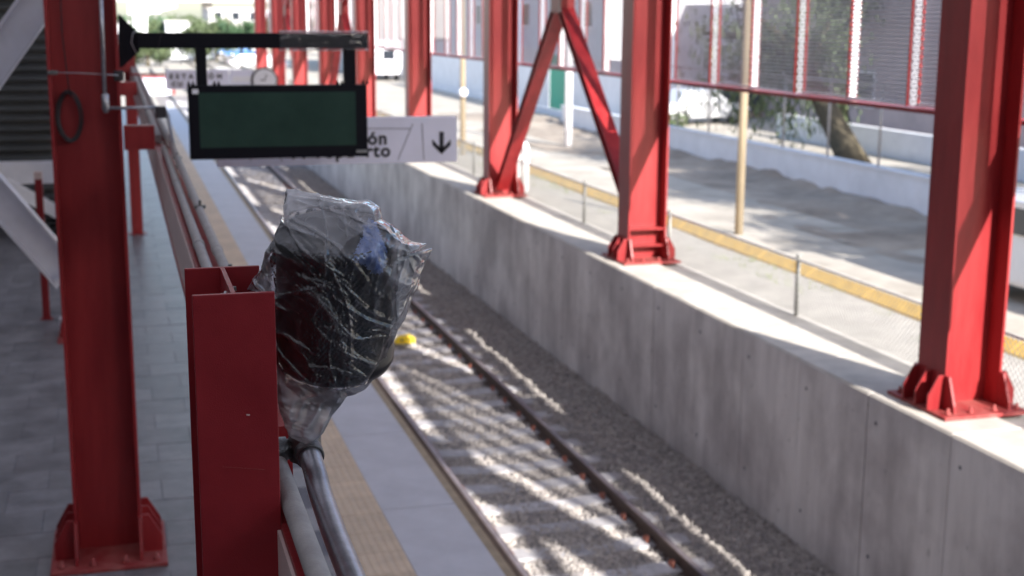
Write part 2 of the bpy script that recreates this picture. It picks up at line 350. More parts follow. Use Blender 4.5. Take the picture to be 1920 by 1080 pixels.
# stone paving tiles
TW, TD = .60, .50
mb = MB(); mb.box(-TW/2+.003, TW/2-.003, -TD/2+.003, TD/2-.003, -.035, 0); p0 = mb.build('paving_tile', 'tile', world=False, bevel=.002); p0.parent = plat
cells = []
for j in range(110):
    y = 6+j*TD; sh = .3*(j % 2)
    for i in range(22):
        x = 1.1-i*TW-sh
        if x+TW/2 > 1.43: continue
        u_ = RR.T@(np.array([x, y, 0])-CAM); 
        vis = abs(u_[0]/u_[2]) < .40 and abs(u_[1]/u_[2]) < .24
        cells.append((0 if vis else 1, y, x))
cells.sort(); 
for k, (_, y, x) in enumerate(cells[:299]):
    o = p0 if k == 0 else p0.copy()
    if k: COL.objects.link(o); o.parent = plat
    o.location = (x, y, random.uniform(-.0015, .0015))
mb = MB()
for v_, y, x in cells[299:]: 
    z = random.uniform(-.0015, .0015); mb.box(x-TW/2+.003, x+TW/2-.003, y-TD/2+.003, y+TD/2-.003, -.035, z)
o = mb.build('paving_tiles', 'tile', plat); o['kind'] = 'stuff'
mb = MB(); mb.box(-14, 1.437, 0, 61, -.04, -.004); o = mb.build('mortar_bed', 'grout', plat)

# ------------------------------------------------------------------ track
tr = thing('railway_track', 'straight railway track on pale ballast between platform and concrete wall', 'railway track', (3.98, 4, GZ))
def rail_prof(x):
    return [(x-.07, -1.115), (x+.07, -1.115), (x+.07, -1.10), (x+.024, -1.085), (x+.022, -1.0), (x+.036, -.985), (x+.036, -.955), (x+.028, -.948), (x-.028, -.948), (x-.036, -.955), (x-.036, -.985), (x-.022, -1.0), (x-.024, -1.085), (x-.07, -1.10)]
def extr(poly, y0, y1, seg=1):
    n = len(poly); V = [(p[0], y0+(y1-y0)*i/seg, p[1]) for i in range(seg+1) for p in poly]
    Fs = [(i*n+k, i*n+(k+1) % n, (i+1)*n+(k+1) % n, (i+1)*n+k) for i in range(seg) for k in range(n)]
    return V, Fs
for x in (3.225, 4.735):
    mb = MB(); mb.add(*extr(rail_prof(x), 3, 140)); r = mb.build('rail', 'rail_side', tr)
    mb = MB(); mb.box(x-.026, x+.026, 3, 140, -.9481, -.9465); mb.build('running_surface', 'rail_top', r)
mb = MB()
poly = [(-1.22, -.06), (1.22, -.06), (1.22, .0), (.95, .025), (.55, .022), (.3, 0), (-.3, 0), (-.55, .022), (-.95, .025), (-1.22, .0)]
mb.prism([(a, b-1.135) for a, b in poly], 1, -.125, .125)
s0 = mb.build('sleeper', 'sleeper', world=False, bevel=.012); s0.parent = tr
clips = []
for x in (-.755, .755):
    for d in (-1, 1):
        mb = MB(); mb.box(x+d*.075-.02, x+d*.075+.02+d*.012, -.055, .055, -1.113, -1.085); mb.tube([(x+d*.09, -.04, -1.08), (x+d*.06, -.02, -1.068), (x+d*.06, .02, -1.068), (x+d*.09, .04, -1.08)], .011, 6)
        c0 = mb.build('rail_clip', 'clip', world=False); c0.parent = s0; clips.append(c0)
for k in range(130):
    o = s0 if k == 0 else s0.copy()
    if k:
        COL.objects.link(o); o.parent = tr
        if k < 60:
            for c0 in clips: c = c0.copy(); COL.objects.link(c); c.parent = o
    o.location = (0, .62*k+random.uniform(-.02, .02), -GZ+.035); o.rotation_euler = (0, 0, random.uniform(-.01, .01))
# loose ballast stones
def stones(n, x0, x1, ya, yb, smin, smax, seed, name):
    r = np.random.default_rng(seed); y = ya+(yb-ya)*r.random(n)**1.7; x = r.uniform(x0, x1, n)
    z = bz(x.reshape(1, -1), y.reshape(1, -1)).ravel()
    base = np.array([(1, 0, 0), (-1, 0, 0), (0, 1, 0), (0, -1, 0), (0, 0, 1), (0, 0, -1)], float)
    tri = np.array([(0, 2, 4), (2, 1, 4), (1, 3, 4), (3, 0, 4), (2, 0, 5), (1, 2, 5), (3, 1, 5), (0, 3, 5)])
    s = r.uniform(smin, smax, (n, 1, 1)); V = base[None]*s*(r.uniform(.6, 1.25, (n, 6, 1)))*r.uniform(.6, 1.2, (n, 1, 3))+r.normal(0, .15, (n, 6, 3))*s
    a = r.uniform(0, 6.28, n); c, si = np.cos(a), np.sin(a); Vx = V[:, :, 0]*c[:, None]-V[:, :, 1]*si[:, None]; Vy = V[:, :, 0]*si[:, None]+V[:, :, 1]*c[:, None]
    b = r.uniform(-1, 1, n); Vz = V[:, :, 2]*np.cos(b)[:, None]+Vx*np.sin(b)[:, None]*.5
    V = np.stack([Vx+x[:, None], Vy+y[:, None], Vz+z[:, None]+.006], 2).reshape(-1, 3)
    Fs = (tri[None]+6*np.arange(n)[:, None, None]).reshape(-1, 3)
    o = npmesh(name, V, Fs, 'stone'); tag(o, 'pale grey ballast stones strewn along the railway track', 'ballast', kind='stuff'); return o
stones(90000, 2.55, 6.05, 6.5, 45, .014, .034, 11, 'ballast_stones')

# ------------------------------------------------------------------ concrete wall
cw = thing('concrete_wall', 'long board marked grey concrete wall beside the track, sunlit on top', 'wall', (6.05, 2, GZ))
mb = MB(); mb.box(6.075, 6.67, 1, 90, -1.4, .66); mb.build('wall_core', 'wall', cw)
# cast bays with chamfered top edge
mb = MB(); L = 1.22
mb.prism([(0, -1.35), (0, WT-.02), (.02, WT), (.625, WT), (.625, .55), (.03, .55), (.03, -1.35)], 1, .005, L-.005)
b0 = mb.build('wall_bay', 'wall', world=False, bevel=.004)
b0.data.materials.append(M['captop'])
for p in b0.data.polygons:
    if p.normal.z > .4: p.material_index = 1
b0.parent = cw
for k in range(66):
    o = b0 if k == 0 else b0.copy()
    if k: COL.objects.link(o); o.parent = cw
    o.location = (random.uniform(-.003, .003), -.6+L*k, -GZ)
mb = MB()
for k in range(30):
    for z in (.45, -.75):
        mb.lathe((6.052, 2-.6+L*k-.14, z+random.uniform(-.02, .02)), [(.021, -.006), (.018, .004)], 10, (-1, 0, 0))
tag(mb.build('tie_holes', M['grout'], cw), kind='stuff')
mb = MB(); mb.box(6.69, 7.62, 1, 90, -.9, .655); struct(mb.build('fence_footing', 'slab'))
mb = MB(); mb.tube([(6.681+.004*math.sin(i), 1.5+i*1.0, .664) for i in range(60)], .008, 6); tag(mb.build('joint_cord', 'cable'), 'thin dark cord lying in the joint along the top of the concrete wall', 'cord')

# ------------------------------------------------------------------ columns
def column(name, label, group, cx, cy, z0, ztop, depth, wid=.40, rungs=False, mt='red'):
    t = thing(name, label, 'steel column', (cx, cy, z0), group); h = depth/2
    pz_ = z0+.03
    mb = MB(); mb.box(cx-.395, cx+.375+.02, cy-.43, cy+.43, z0+.002, pz_); bp = mb.build('base_plate', 'red_dusty', t, bevel=.003)
    for s in (-1, 1):
        mb = MB(); x = cx+s*h; mb.box(min(x, x-s*.022), max(x, x-s*.022), cy-wid/2, cy+wid/2, pz_, ztop); mb.build('flange', mt, t, bevel=.002)
        for dy in (-wid/2+.02, 0, wid/2-.02):
            mb = MB(); g = [(x+s*.002, 0), (x+s*.14, 0), (x+s*.14, .12), (x+s*.05, .28), (x+s*.002, .28)]
            mb.prism([(a, b+pz_) for a, b in g], 1, cy+dy-.009, cy+dy+.009); mb.build('gusset', mt, t, bevel=.002)
        for e in (-1, 1):
            mb = MB(); y = cy+e*wid/2; g = [(y+e*.002, 0), (y+e*.15, 0), (y+e*.14, .06), (y+e*.05, .28), (y+e*.002, .28)]
            xx = x-s*.011; mb.prism([(a, b+pz_) for a, b in g], 0, xx-.011, xx+.011); mb.build('gusset', mt, t, bevel=.002)
    mb = MB(); mb.box(cx-h+.022, cx+h-.022, cy-.008, cy+.008, pz_, ztop); mb.build('web', mt, t)
    for dx in (-.32, -.11, .11, .32):
        for dy in (-.35, .35):
            mb = MB(); mb.lathe((cx+dx, cy+dy, pz_), [(.026, 0), (.026, .018), (.016, .020), (.013, .05), (.010, .052)], 6); mb.build('anchor_bolt', 'red_dusty', t)
    if rungs:
        for z in (.20, .42):
            mb = MB(); mb.box(cx-h+.024, cx+h-.024, cy-wid/2+.01, cy-.01, z0+z, z0+z+.02); mb.build('stiffener', mt, t)
    return t
RY = [9.45, 16.62, 23.6, 30.55, 37.5, 44.45, 51.4, 58.35, 65.3]
order = ['nearest tall red trackside column, at the right edge above the concrete wall', 'second red trackside column on the wall, with two rung plates at its foot', 'third red trackside column, meeting the left leg of the red A brace',
         'fourth red trackside column, its foot behind the grey arrow sign', 'fifth red trackside column, just right of the dark display', 'sixth red trackside column, seen between the hangers of the dark display',
         'seventh red trackside column, over the station clock', 'eighth red trackside column, far off behind the display arm', 'last and farthest red trackside column of the row']
RCX = 6.585; TOP = 7.25
for i, y in enumerate(RY):
    column('steel_column', order[i], 'red steel columns along the concrete wall', RCX, y, WT, TOP, .53, rungs=(i == 1))
for i, y in enumerate([9.78, 16.95, 24.1, 31.2, 38.3]):
    lab = ['big dark red platform column at the left, hung with coiled cable and conduit', 'platform column directly behind the big dark red one', 'third red platform column from the camera', 'fourth red platform column from the camera', 'farthest red platform column'][i]
    column('steel_column', lab, 'red steel columns on the platform', -.205 if i == 0 else -.42, y, 0, 8.0, .46)
# column for foreground beam behind the camera
column('steel_column', 'red column carrying the added canopy behind the nearest trackside column, outside the frame', 'red steel columns along the concrete wall', RCX, 2.4, WT, TOP, .53)
# top chord
mb = MB(); mb.box(6.861, 6.90, -12, 66, 5.62, 6.02); tag(mb.build('top_beam', 'red', loc=(6.88, 2, 5.6)), 'long red beam along the upper part of the trackside columns', 'steel beam')
# A braces
def brace(i, label):
    ya, yb = RY[i]+.12, RY[i+1]-.12; ym = (ya+yb)/2; t = thing('steel_brace', label, 'steel brace', (RCX, ym, WT), 'red A braces between trackside columns')
    zt = 4.05
    for y, zb in ((ya, 1.15 if i == 1 else .85), (yb, .85)):
        A = Vector((RCX, y, zb)); B = Vector((RCX, ym+(.05 if y > ym else -.05), zt)); d = (B-A).normalized()
        u = Vector((1, 0, 0)); nn = d.cross(u)
        leg = MB().bar(A, B, .012, .14, up=(1, 0, 0)).build('leg', 'red', t)
        for s in (-1, 1):
            mb = MB(); mb.bar(A+nn*s*.07, B+nn*s*.07, .014, .22, up=(1, 0, 0)); mb.build('leg_flange', 'red', leg)
    mb = MB(); mb.box(RCX-.11, RCX+.11, ym-.25, ym+.25, zt-.14, zt+.25); mb.build('apex_plate', 'red', t)
    for s in (-1, 1):
        mb = MB(); mb.bar((RCX, ym+s*.1, zt+.1), (RCX, (yb if s > 0 else ya), 7.2), .16, .16, up=(1, 0, 0)); mb.build('upper_leg', 'red', t)
brace(1, 'red A shaped brace between the second and third trackside columns')
brace(4, 'red A shaped brace between the fifth and sixth trackside columns, behind the display')
brace(6, 'farthest red A shaped brace between the seventh and eighth trackside columns')
# mesh screens per bay
def screen(i, y0, y1, label):
    t = thing('mesh_screen', label, 'mesh screen', (7.0, y0, 3.03), 'perforated screens between trackside columns')
    n = 6; w_ = (y1-.10-(y0+.42))/n; ZB, ZT = 3.05, 6.05
    mb = MB(); mb.box(6.90, 7.10, y0, y1, 3.0, 3.035); mb.build('bottom_rail', 'red', t)
    mb = MB(); mb.box(6.90, 7.10, y0, y1, 6.07, 6.12); mb.build('top_rail', 'red', t)
    for k in range(n):
        a = y0+.42+w_*k; x = 6.93 if k % 2 else 7.03
        for nm, g in (('panel', [(x, a+.02, ZB+.02), (x, a+w_-.02, ZB+.02), (x, a+w_-.02, ZT), (x, a+.02, ZT)]),):
            mb = MB(); mb.add(g, [(0, 1, 2, 3)]); mb.build(nm, 'perf', t)
        mb = MB(); mb.box(x-.012, x+.012, a+.004, a+.019, ZB, ZT); mb.box(x-.012, x+.012, a+w_-.019, a+w_-.004, ZB, ZT); mb.build('panel_edge', 'red', t)
        mb = MB(); mb.box(x-.012, x+.012, a+.023, a+w_-.023, ZB, ZB+.022); mb.build('panel_sill', 'white', t)
        if k % 2 == 0: mb = MB(); mb.box(6.945, 7.02, a-.022, a-.008, ZB, ZT); mb.build('return_strip', 'white', t)
        else: mb = MB(); mb.add([(6.945, a-.012, ZB), (7.015, a-.012, ZB), (7.015, a-.012, ZT), (6.945, a-.012, ZT)], [(0, 1, 2, 3)]); mb.build('return_strip', 'perf', t)
    if i < 7:
        pass
names = ['white perforated screen right of the nearest red column, cut by the right edge', 'white perforated screen between the first and second red columns', 'white perforated screen behind the red A brace', 'white perforated screen between the third and fourth red columns', 'white perforated screen just right of the display', 'white perforated screen behind the display arm', 'far perforated screen between the sixth and seventh red columns', 'far perforated screen between the seventh and eighth red columns', 'farthest perforated screen by the last red column']
ys = [2.4]+RY
for i in range(9): screen(i, ys[i]+.05, ys[i+1]-.05, names[i])
# chain link fence on the wall
def fence(i, y0, y1, label):
    t = thing('chain_link_fence', label, 'fence', (7.0, y0, .66), 'low chain link fences along the wall top'); X = 7.0
    z0, z1 = .68, 1.27; n = 2; st = (y1-y0)/n
    for k in range(n+1):
        if k == n and i < 8: continue
        y = y0+st*k; mb = MB(); mb.tube([(X, y, .655), (X, y, 1.30)], .024, 8); p = mb.build('post', 'wirem', t)
        mb = MB(); mb.lathe((X, y, 1.30), [(.03, 0), (.03, .02), (.014, .035)], 8); mb.build('cap', 'wirem', p)
    mb = MB(); mb.tube([(X, y0, 1.27), (X, y1, 1.27)], .011, 6); mb.build('top_rail', 'conduit_old', t)
    V = []; Fq = []; pit = .065; hh = z1-z0; N = int((y1-y0)/pit)
    for k in range(-9, N):
        for s in (0, 1):
            ya = y0+k*pit; yb = ya+hh
            za, zb = z0, z1
            lo = max(ya, y0); hi = min(yb, y1)
            if hi <= lo: continue
            f = lambda y: z0+(y-ya)
            a = (lo, f(lo)); b = (hi, f(hi))
            if s: a = (lo, z0+z1-a[1]); b = (hi, z0+z1-b[1])
            k0 = len(V); r = .003
            V += [(X-r, a[0], a[1]), (X+r, a[0]+r, a[1]), (X+r, a[0]-r, a[1]+r), (X-r, b[0], b[1]), (X+r, b[0]+r, b[1]), (X+r, b[0]-r, b[1]+r)]
            Fq += [(k0, k0+1, k0+4, k0+3), (k0+1, k0+2, k0+5, k0+4), (k0+2, k0, k0+3, k0+5)]
    o = npmesh('wire_mesh', V, Fq, 'wirem', parent=t); o['kind'] = 'stuff'
fl = ['chain link fence right of the nearest red column', 'chain link fence on the wall between the first and second red columns', 'chain link fence behind the foot of the red A brace', 'chain link fence between the third and fourth red columns'] + ['chain link fence stretch far along the wall, %s' % s for s in ('behind the arrow sign', 'behind the display', 'past the station clock', 'near the last column')]
for i in range(8): fence(i, ys[i]+.6 if i == 0 else ys[i]+.05, ys[i+1]-.0, fl[i])

# ------------------------------------------------------------------ added canopy
mb = MB(); mb.add([(-15, -22, 8.2), (-4, -22, 9.3), (6.42, -22, 7.98), (-15, 46, 8.2), (-4, 46, 9.3), (6.42, 46, 7.98)], [(0, 1, 4, 3), (1, 2, 5, 4)]); tag(mb.build('shade_canopy_roof', 'shade_roofsheet', loc=(0, 10, 8)), 'unseen translucent canopy roof added to shade the platform, above the frame', 'roof')  # unseen roof, extent and translucency set for shade and soft overhead light
for k, y in enumerate([2.4]+[9.6+7.15*i for i in range(5)]):
    mb = MB(); mb.bar((-.2, y, 8.05), (6.0, y, 7.85), .18, .3); tag(mb.build('roof_beam', 'white', loc=(3, y, 7.9)), 'white cross beam under the added canopy, spanning from platform to trackside columns', 'steel beam', 'white roof beams under the added canopy')

# dark walls added behind the camera and at left to cut ambient light
t = thing('shade_enclosure', 'added dark enclosure cutting light around the landing, outside the frame', 'building', (-6, -5, 0))
mb = MB(); mb.box(-14, 15, -5.4, -5, -1.5, 6.2); mb.build('shade_back_wall', 'dark_louvre', t)
mb = MB(); mb.box(-12.4, -12, -4.99, 26.9, 0, 8.2); mb.build('shade_side_wall', 'dark_louvre', t)
mb = MB(); mb.box(-11.9, 3.2, -4.99, 1.1, 2.0, 2.15); mb.build('shade_landing', 'dark_louvre', t)
# ------------------------------------------------------------------ longitudinal beam and brackets
bm_ = thing('longitudinal_beam', 'long beige and red beam running beside the platform at guard rail height', 'steel beam', (.25, 1.2, 2.62))
mb = MB(); mb.box(.243, .249, 1.0, 44, 2.64, 2.885); mb.build('side_panel', 'beige', bm_)
mb = MB(); mb.box(.2495, .262, 1.0, 44, 2.62, 2.895); mb.build('red_lip', 'red', bm_)
mb = MB(); mb.box(.262, .302, 1.0, 3, 2.62, 2.89); mb.box(.262, .347, 3.001, 44, 2.62, 2.889); mb.build('beam_core', 'red', bm_)
mb = MB(); mb.box(.238, .243, 1.0, 44, 2.62, 2.64); mb.build('bottom_lip', 'red', bm_)
for i, (y, z) in enumerate([(9.72, 3.07), (16.9, 3.05), (24.0, 3.05)]):
    mb = MB(); mb.box(.032 if i == 0 else -.18, .236, y-.02, y+.10, z-.165, z); mb.build('bracket', 'red', bm_)
# thin posts
for k, (u, v, w_, zt, lab) in enumerate([(258, 438, .20, 3.35, 'slim red post under the beige beam, right of the big left column'), (88, 598, .09, 1.87, 'thin short red post standing alone on the tiles, left of the big column')]):
    p = at(u, v, 2, 0); t = thing('red_post', lab, 'post', (p[0], p[1], 0))
    mb = MB(); mb.box(p[0]-w_/2, p[0]+w_/2, p[1]-w_/2, p[1]+w_/2, .012, zt); mb.build('shaft', 'red', t, bevel=.004)
    mb = MB(); mb.box(p[0]-w_*.8, p[0]+w_*.8, p[1]-w_*.8, p[1]+w_*.8, .001, .012); mb.build('foot_plate', 'red', t)
    if k: mb = MB(); mb.box(p[0]-w_/2-.003, p[0]+w_/2+.003, p[1]-w_/2-.003, p[1]+w_/2+.003, zt-.07, zt+.02); mb.build('cap', 'beige', t)
# conduits on the beam
def conduit(lab, pts, r, mt, joints=(), cm=None, group=None):
    t = thing('conduit', lab, 'conduit', pts[0], group)
    mb = MB(); mb.tube(pts, r, 16); mb.build('pipe', mt, t)
    for j in joints:
        a = Vector(pts[-2] if len(pts) == 2 else pts[0]); 
        mb = MB(); mb.lathe(j[0], [(r+.0005, -.03), (r+.004, -.028), (r+.004, .028), (r+.0005, .03)], 16, j[1]); mb.build('coupling', mt, t)
    return t
Y_ = (0, 1, 0)
conduit('thicker grey conduit lying on the beam beside the foreground post', [(.270, .9, 2.925), (.290, 9.6, 2.925)], .0195, 'conduit_old', [((.270+.02*y/9.6, y, 2.925), Y_) for y in (3.95, 5.4, 7.5, 9.4)])
conduit('slimmer grey conduit beyond the foreground post, clamped over the thicker one', [(.337, 3.1, 2.93), (.337, 6, 2.94), (.337, 9.55, 2.965)], .018, 'conduit_old', [((.337, y, 2.935), Y_) for y in (5.2, 6.9, 8.3)])
conduit('far grey conduit on top of the beam beyond the left column', [(.275, 10.3, 2.93), (.275, 40, 2.93)], .03, 'conduit_old', [((.275, y, 2.93), Y_) for y in (13, 17, 22)])
conduit('second far grey conduit along the beam beyond the left column', [(.34, 9.9, 2.93), (.34, 40, 2.93)], .024, 'conduit_old')
for y, lab in ((4.6, 'small dark clamp on the slim conduit near the foreground post'), (6.3, 'small dark clamp on the slim conduit midway along'), (8.6, 'dark clamp on the slim conduit near the display')):
    t = MB(); t.box(.312, .364, y-.012, y+.012, 2.948, 2.962); t.box(.333, .345, y-.01, y+.01, 2.962, 2.985); tag(t.build('pipe_clamp', 'fitting', loc=(.337, y, 2.96)), lab, 'clamp', 'clamps on the slim conduit')
# vertical conduit on the left column
cy_ = 9.56
a = at(187, -60, 1, cy_-.06); b = at(196, 175, 1, cy_-.06); c = at(198, 203, 1, cy_-.06); d = at(298, 201, 1, cy_-.06)
t = thing('conduit', 'vertical grey conduit down the big left column, turning right to the beam', 'conduit', a)
mb = MB(); mb.tube([a, b], .014, 12); mb.build('pipe', 'conduit', t)
mb = MB(); mb.lathe(at(197, 175, 1, cy_-.06), [(.016, 0), (.026, -.01), (.026, -.10), (.014, -.13)], 14); mb.build('elbow_box', 'conduit', t)
mb = MB(); mb.tube([c+np.array([.02, 0, .0]), d], .011, 10); mb.build('pipe', 'conduit', t)
e = at(300, 208, 1, cy_-.05); mb = MB(); mb.box(e[0]-.03, e[0]+.04, e[1]-.05, e[1]+.06, e[2]-.045, e[2]+.03); mb.build('junction_box', 'cable', t, bevel=.006)
mb = MB(); mb.tube([e+np.array([.035, 0, 0]), e+np.array([.05, -.02, -.03]), (.345, 9.4, 2.97), (.337, 9.2, 2.96)], .012, 8); mb.build('flexible_tail', 'conduit', t)
# coiled cable
t = thing('cable_coil', 'dark coiled cable hanging on the big left column', 'cable', at(130, 180, 1, 9.70))
c = at(131, 218, 1, 9.72); pts = []
for k in range(5*24+1):
    a_ = k/24*2*math.pi; rr = 1+.06*math.sin(k*.37)
    pts.append((c[0]+.075*rr*math.sin(a_)*1.0+.01*math.sin(k/20), c[1]-.012*math.sin(a_*2)-k*.0002, c[2]+.165*rr*math.cos(a_)))
mb = MB(); mb.tube(pts, .006, 6); mb.build('loop', 'cable', t)
mb = MB(); mb.tube([at(112, -40, 1, 9.72), at(116, 60, 1, 9.72), at(127, 150, 1, 9.72), at(131, 182, 1, 9.72)], .0045, 6); mb.build('lead', 'cable', t)
# wire strap across the column
t = thing('wire_strap', 'thin taut wire strapped across the big left column to the black bracket', 'wire', at(90, 135, 1, 9.54))
mb = MB(); mb.tube([at(88, 136, 1, 9.545), at(150, 137, 1, 9.545), at(222, 141, 1, 9.545)], .0035, 6); mb.build('wire', 'conduit', t)
mb = MB(); p = at(98, 136, 1, 9.545); mb.box(p[0]-.03, p[0]+.035, p[1]-.012, p[1]+.012, p[2]-.014, p[2]+.014); mb.build('buckle', 'fitting', t, bevel=.004)
mb = MB(); p = at(223, 142, 1, 9.6); mb.box(p[0]-.035, p[0]+.03, p[1]-.03, p[1]+.03, p[2]-.035, p[2]+.035); mb.build('clamp', 'cable', t, bevel=.01)

# ------------------------------------------------------------------ display
DY = 9.80
t = thing('information_display', 'switched off dark green display in a black frame, hanging from a black arm', 'display', at(400, 60, 1, DY))
def rectY(u0, v0, u1, v1, y): a = at(u0, v0, 1, y); b = at(u1, v1, 1, y); return a[0], b[0], b[2], a[2]
x0, x1, z0, z1 = rectY(352, 161, 690, 293, DY)
mb = MB(); mb.box(x0, x1, DY, DY+.10, z0, z1); fr = mb.build('frame', 'black', t, bevel=.006)
mb = MB(); q = rectY(372, 174, 668, 272, DY); mb.box(q[0], q[1], DY-.003, DY, q[2], q[3]); mb.build('screen', 'screen', fr)
mb = MB(); q = rectY(360, 167, 372, 176, DY); mb.box(q[0], q[1], DY-.006, DY-.003, q[2], q[3]); mb.build('sticker', 'white', fr)
mb = MB(); q = rectY(668, 281, 688, 286, DY); mb.box(q[0], q[1], DY-.006, DY-.003, q[2], q[3]); mb.build('nameplate', 'steel', fr)
ya, yb = DY+.0, DY+.09
q = rectY(255, 61, 690, 91, DY); mb = MB(); mb.box(q[0], q[1], ya, yb, q[2], q[3]); arm = mb.build('arm', 'black', t, bevel=.004)
for u0, u1 in ((367, 389), (646, 668)):
    p = rectY(u0, 91, u1, 160, DY); mb = MB(); mb.box(p[0], p[1], ya+.004, yb-.004, z1+.001, q[2]-.001); mb.build('hanger', 'black', t)
    for du in (-16, -8, 24+8, 24+16):
        b_ = at(u0+du+3, 157, 1, DY+.05); mb = MB(); mb.lathe((b_[0], DY+.05, z1), [(.012, 0), (.012, .012), (.006, .014), (.006, .03)], 8); mb.build('nut', 'black', fr)
pl = [at(222, 25, 1, DY), at(222, 128, 1, DY), at(231, 125, 1, DY), at(262, 96, 1, DY), at(262, 61, 1, DY), at(257, 60, 1, DY)]
mb = MB(); mb.prism([(p[0], p[2]) for p in pl], 1, DY+.02, DY+.07); mb.build('bracket_plate', 'black', t)
p = at(224, 141, 1, DY)
for v in (40, 116):
    p = at(219, v, 1, DY+.04); mb = MB(); mb.box(.028, p[0]+.03, DY+.03, DY+.06, p[2]-.012, p[2]+.012); mb.build('mounting_lug', 'steel', t)
mb = MB(); mb.tube([at(256, 100, 1, DY-.02), at(246, 80, 1, DY-.03), at(249, 62, 1, DY-.02), at(258, 57, 1, DY+.02)], .003, 6); mb.build('wire', 'conduit', t)
mb = MB(); mb.tube([at(304, 60, 1, DY-.01), at(298, 80, 1, DY-.02), at(296, 110, 1, DY), at(300, 125, 1, DY+.03)], .0015, 5); mb.build('wire', 'cable', t)
mb = MB(); mb.tube([at(336, 92, 1, DY+.05), at(342, 108, 1, DY+.03), at(338, 122, 1, DY+.02)], .0015, 5); mb.build('wire', 'cable', t)
# plastic wrap on the arm's right end
def wrap(u0, u1, v0, v1, nm, lab):
    q = rectY(u0, v0, u1, v1, DY); xs = np.linspace(q[0], q[1], 50); ang = np.linspace(0, 2*math.pi, 41)[:-1]
    cz = (q[2]+q[3])/2; hz = (q[3]-q[2])/2+.008; V = []
    for i, x in enumerate(xs):
        for a in ang:
            c_, s_ = math.cos(a), math.sin(a); k = 1/max(abs(c_), abs(s_))**.85
            P = np.array([[x*14+a*.8, c_*2, s_*2+5]]); n = vnoise(P*1.6, 9)[0]; n2 = vnoise(P*5, 10)[0]
            f = 1+.10*n+.10*n2; V.append((x, DY+.045+c_*k*.052*f, cz+s_*k*hz*f))
    n = 40; Fq = [(i*n+j, i*n+(j+1) % n, (i+1)*n+(j+1) % n, (i+1)*n+j) for i in range(49) for j in range(n)]
    o = npmesh(nm, V, Fq, 'filmthin', loc=(q[0], DY, cz), smooth=True); tag(o, lab, 'plastic wrap')
wrap(524, 693, 62, 91, 'plastic_wrap', 'torn clear plastic wrap around the right half of the black display arm')

# ------------------------------------------------------------------ direction sign
SYp = 10.62
t = thing('direction_sign', 'grey white direction sign with black down arrow, partly behind the display', 'sign', at(630, 305, 1, SYp))
x0, x1, z0, z1 = rectY(405, 224, 857, 304, SYp); z0 = at(857, 303, 1, SYp)[2]; W_ = x1-x0
mb = MB(); mb.box(x0, x1, SYp, SYp+.06, z0, z1); bd = mb.build('board', 'signwhite', t, bevel=.004)
yt = SYp-.003
def line(a, b, wd=.004):
    mb = MB(); A = at(*a, 1, yt); B = at(*b, 1, yt); mb.bar(A, B, .002, wd, up=(0, 0, 1)); mb.build('rule_line', 'ink', t)
def flat(polys, nm):
    mb = MB()
    for pts in polys: mb.prism([(at(u, v, 1, yt)[0], at(u, v, 1, yt)[2]) for u, v in pts], 1, yt-.002, yt+.002)
    mb.build(nm, 'ink', t)
line((640, 241), (769, 241.5)); line((774, 232), (746, 300)); line((791, 231), (795, 300)); line((470, 296), (470, 303)); line((524, 296), (530, 303))
flat([[(824, 247), (832, 247), (832, 285), (824, 285)], [(811, 261), (817, 268), (828, 279), (828, 289), (811, 272)], [(845, 261), (845, 272), (828, 289), (828, 279), (839, 268)]], 'down_arrow')
c = at(726, 270, 1, yt); s1 = (at(700, 240, 1, yt)[2]-at(700, 270, 1, yt)[2])
text('Dirección', s1*1.12, 'ink', t, (c[0], yt, c[2]), align='RIGHT', sp=1.12, off=.0045)
c = at(732, 293, 1, yt); text('Aeropuerto', s1*1.12, 'ink', t, (c[0], yt, c[2]), align='RIGHT', sp=1.14, off=.004)
for u in (420, 640):
    p = at(u, 262, 1, SYp); mb = MB(); mb.box(p[0]-.02, p[0]+.02, DY+.10, SYp-.001, p[2]-.0, p[2]+.03); mb.build('mounting_arm', 'black', t)

# ------------------------------------------------------------------ station name sign with clock
NY = 20.6
t = thing('station_name_sign', 'far grey sign reading ESTACIÓN CU..., beside the round clock', 'sign', at(360, 165, 1, NY))
x0, x1, z0, z1 = rectY(310, 131, 430, 167, NY); mb = MB(); mb.box(x0, x1, NY, NY+.08, z0, z1); mb.build('board', 'signwhite', t)
x2, x3, z2, z3 = rectY(430.5, 131, 478, 167, NY); mb = MB(); mb.box(x2, x3, NY+.01, NY+.08, z2, z3); mb.build('side_panel', 'signwhite', t)
q = rectY(436, 143, 474, 153, NY); mb = MB(); mb.box(q[0], q[1], NY+.003, NY+.01, q[2], q[3]); mb.build('small_panel', 'white', t)
yt = NY-.003; c = at(318, 147.5, 1, yt); text('ESTACIÓN', .092, 'ink', t, (c[0], yt, c[2]), sp=1.95, off=.005)
c = at(322, 162, 1, yt); text('CU', .092, 'ink', t, (c[0], yt, c[2]), sp=1.5, off=.005)
p = at(262, 145, 1, NY); mb = MB(); mb.box(.20, x0, NY+.02, NY+.06, z1-.08, z1-.05); mb.build('support_bar', 'red', t)
c = at(496, 151, 1, NY)
t = thing('station_clock', 'round white faced station clock with grey rim, behind the display', 'clock', (c[0], NY, c[2]))
R_ = .195; mb = MB(); mb.lathe((c[0], NY-.02, c[2]), [(R_-.03, 0), (R_, .0), (R_+.004, .03), (R_, .12)], 36, (0, 1, 0)); mb.build('rim', 'fitting', t)
mb = MB(); mb.lathe((c[0], NY-.024, c[2]), [(R_-.028, 0), (R_-.028, .006)], 36, (0, 1, 0)); mb.build('dial', 'white', t)
mb = MB(); mb.bar((c[0], NY-.03, c[2]), (c[0]+.03, NY-.03, c[2]+.09), .004, .012); mb.build('hand', 'ink', t)
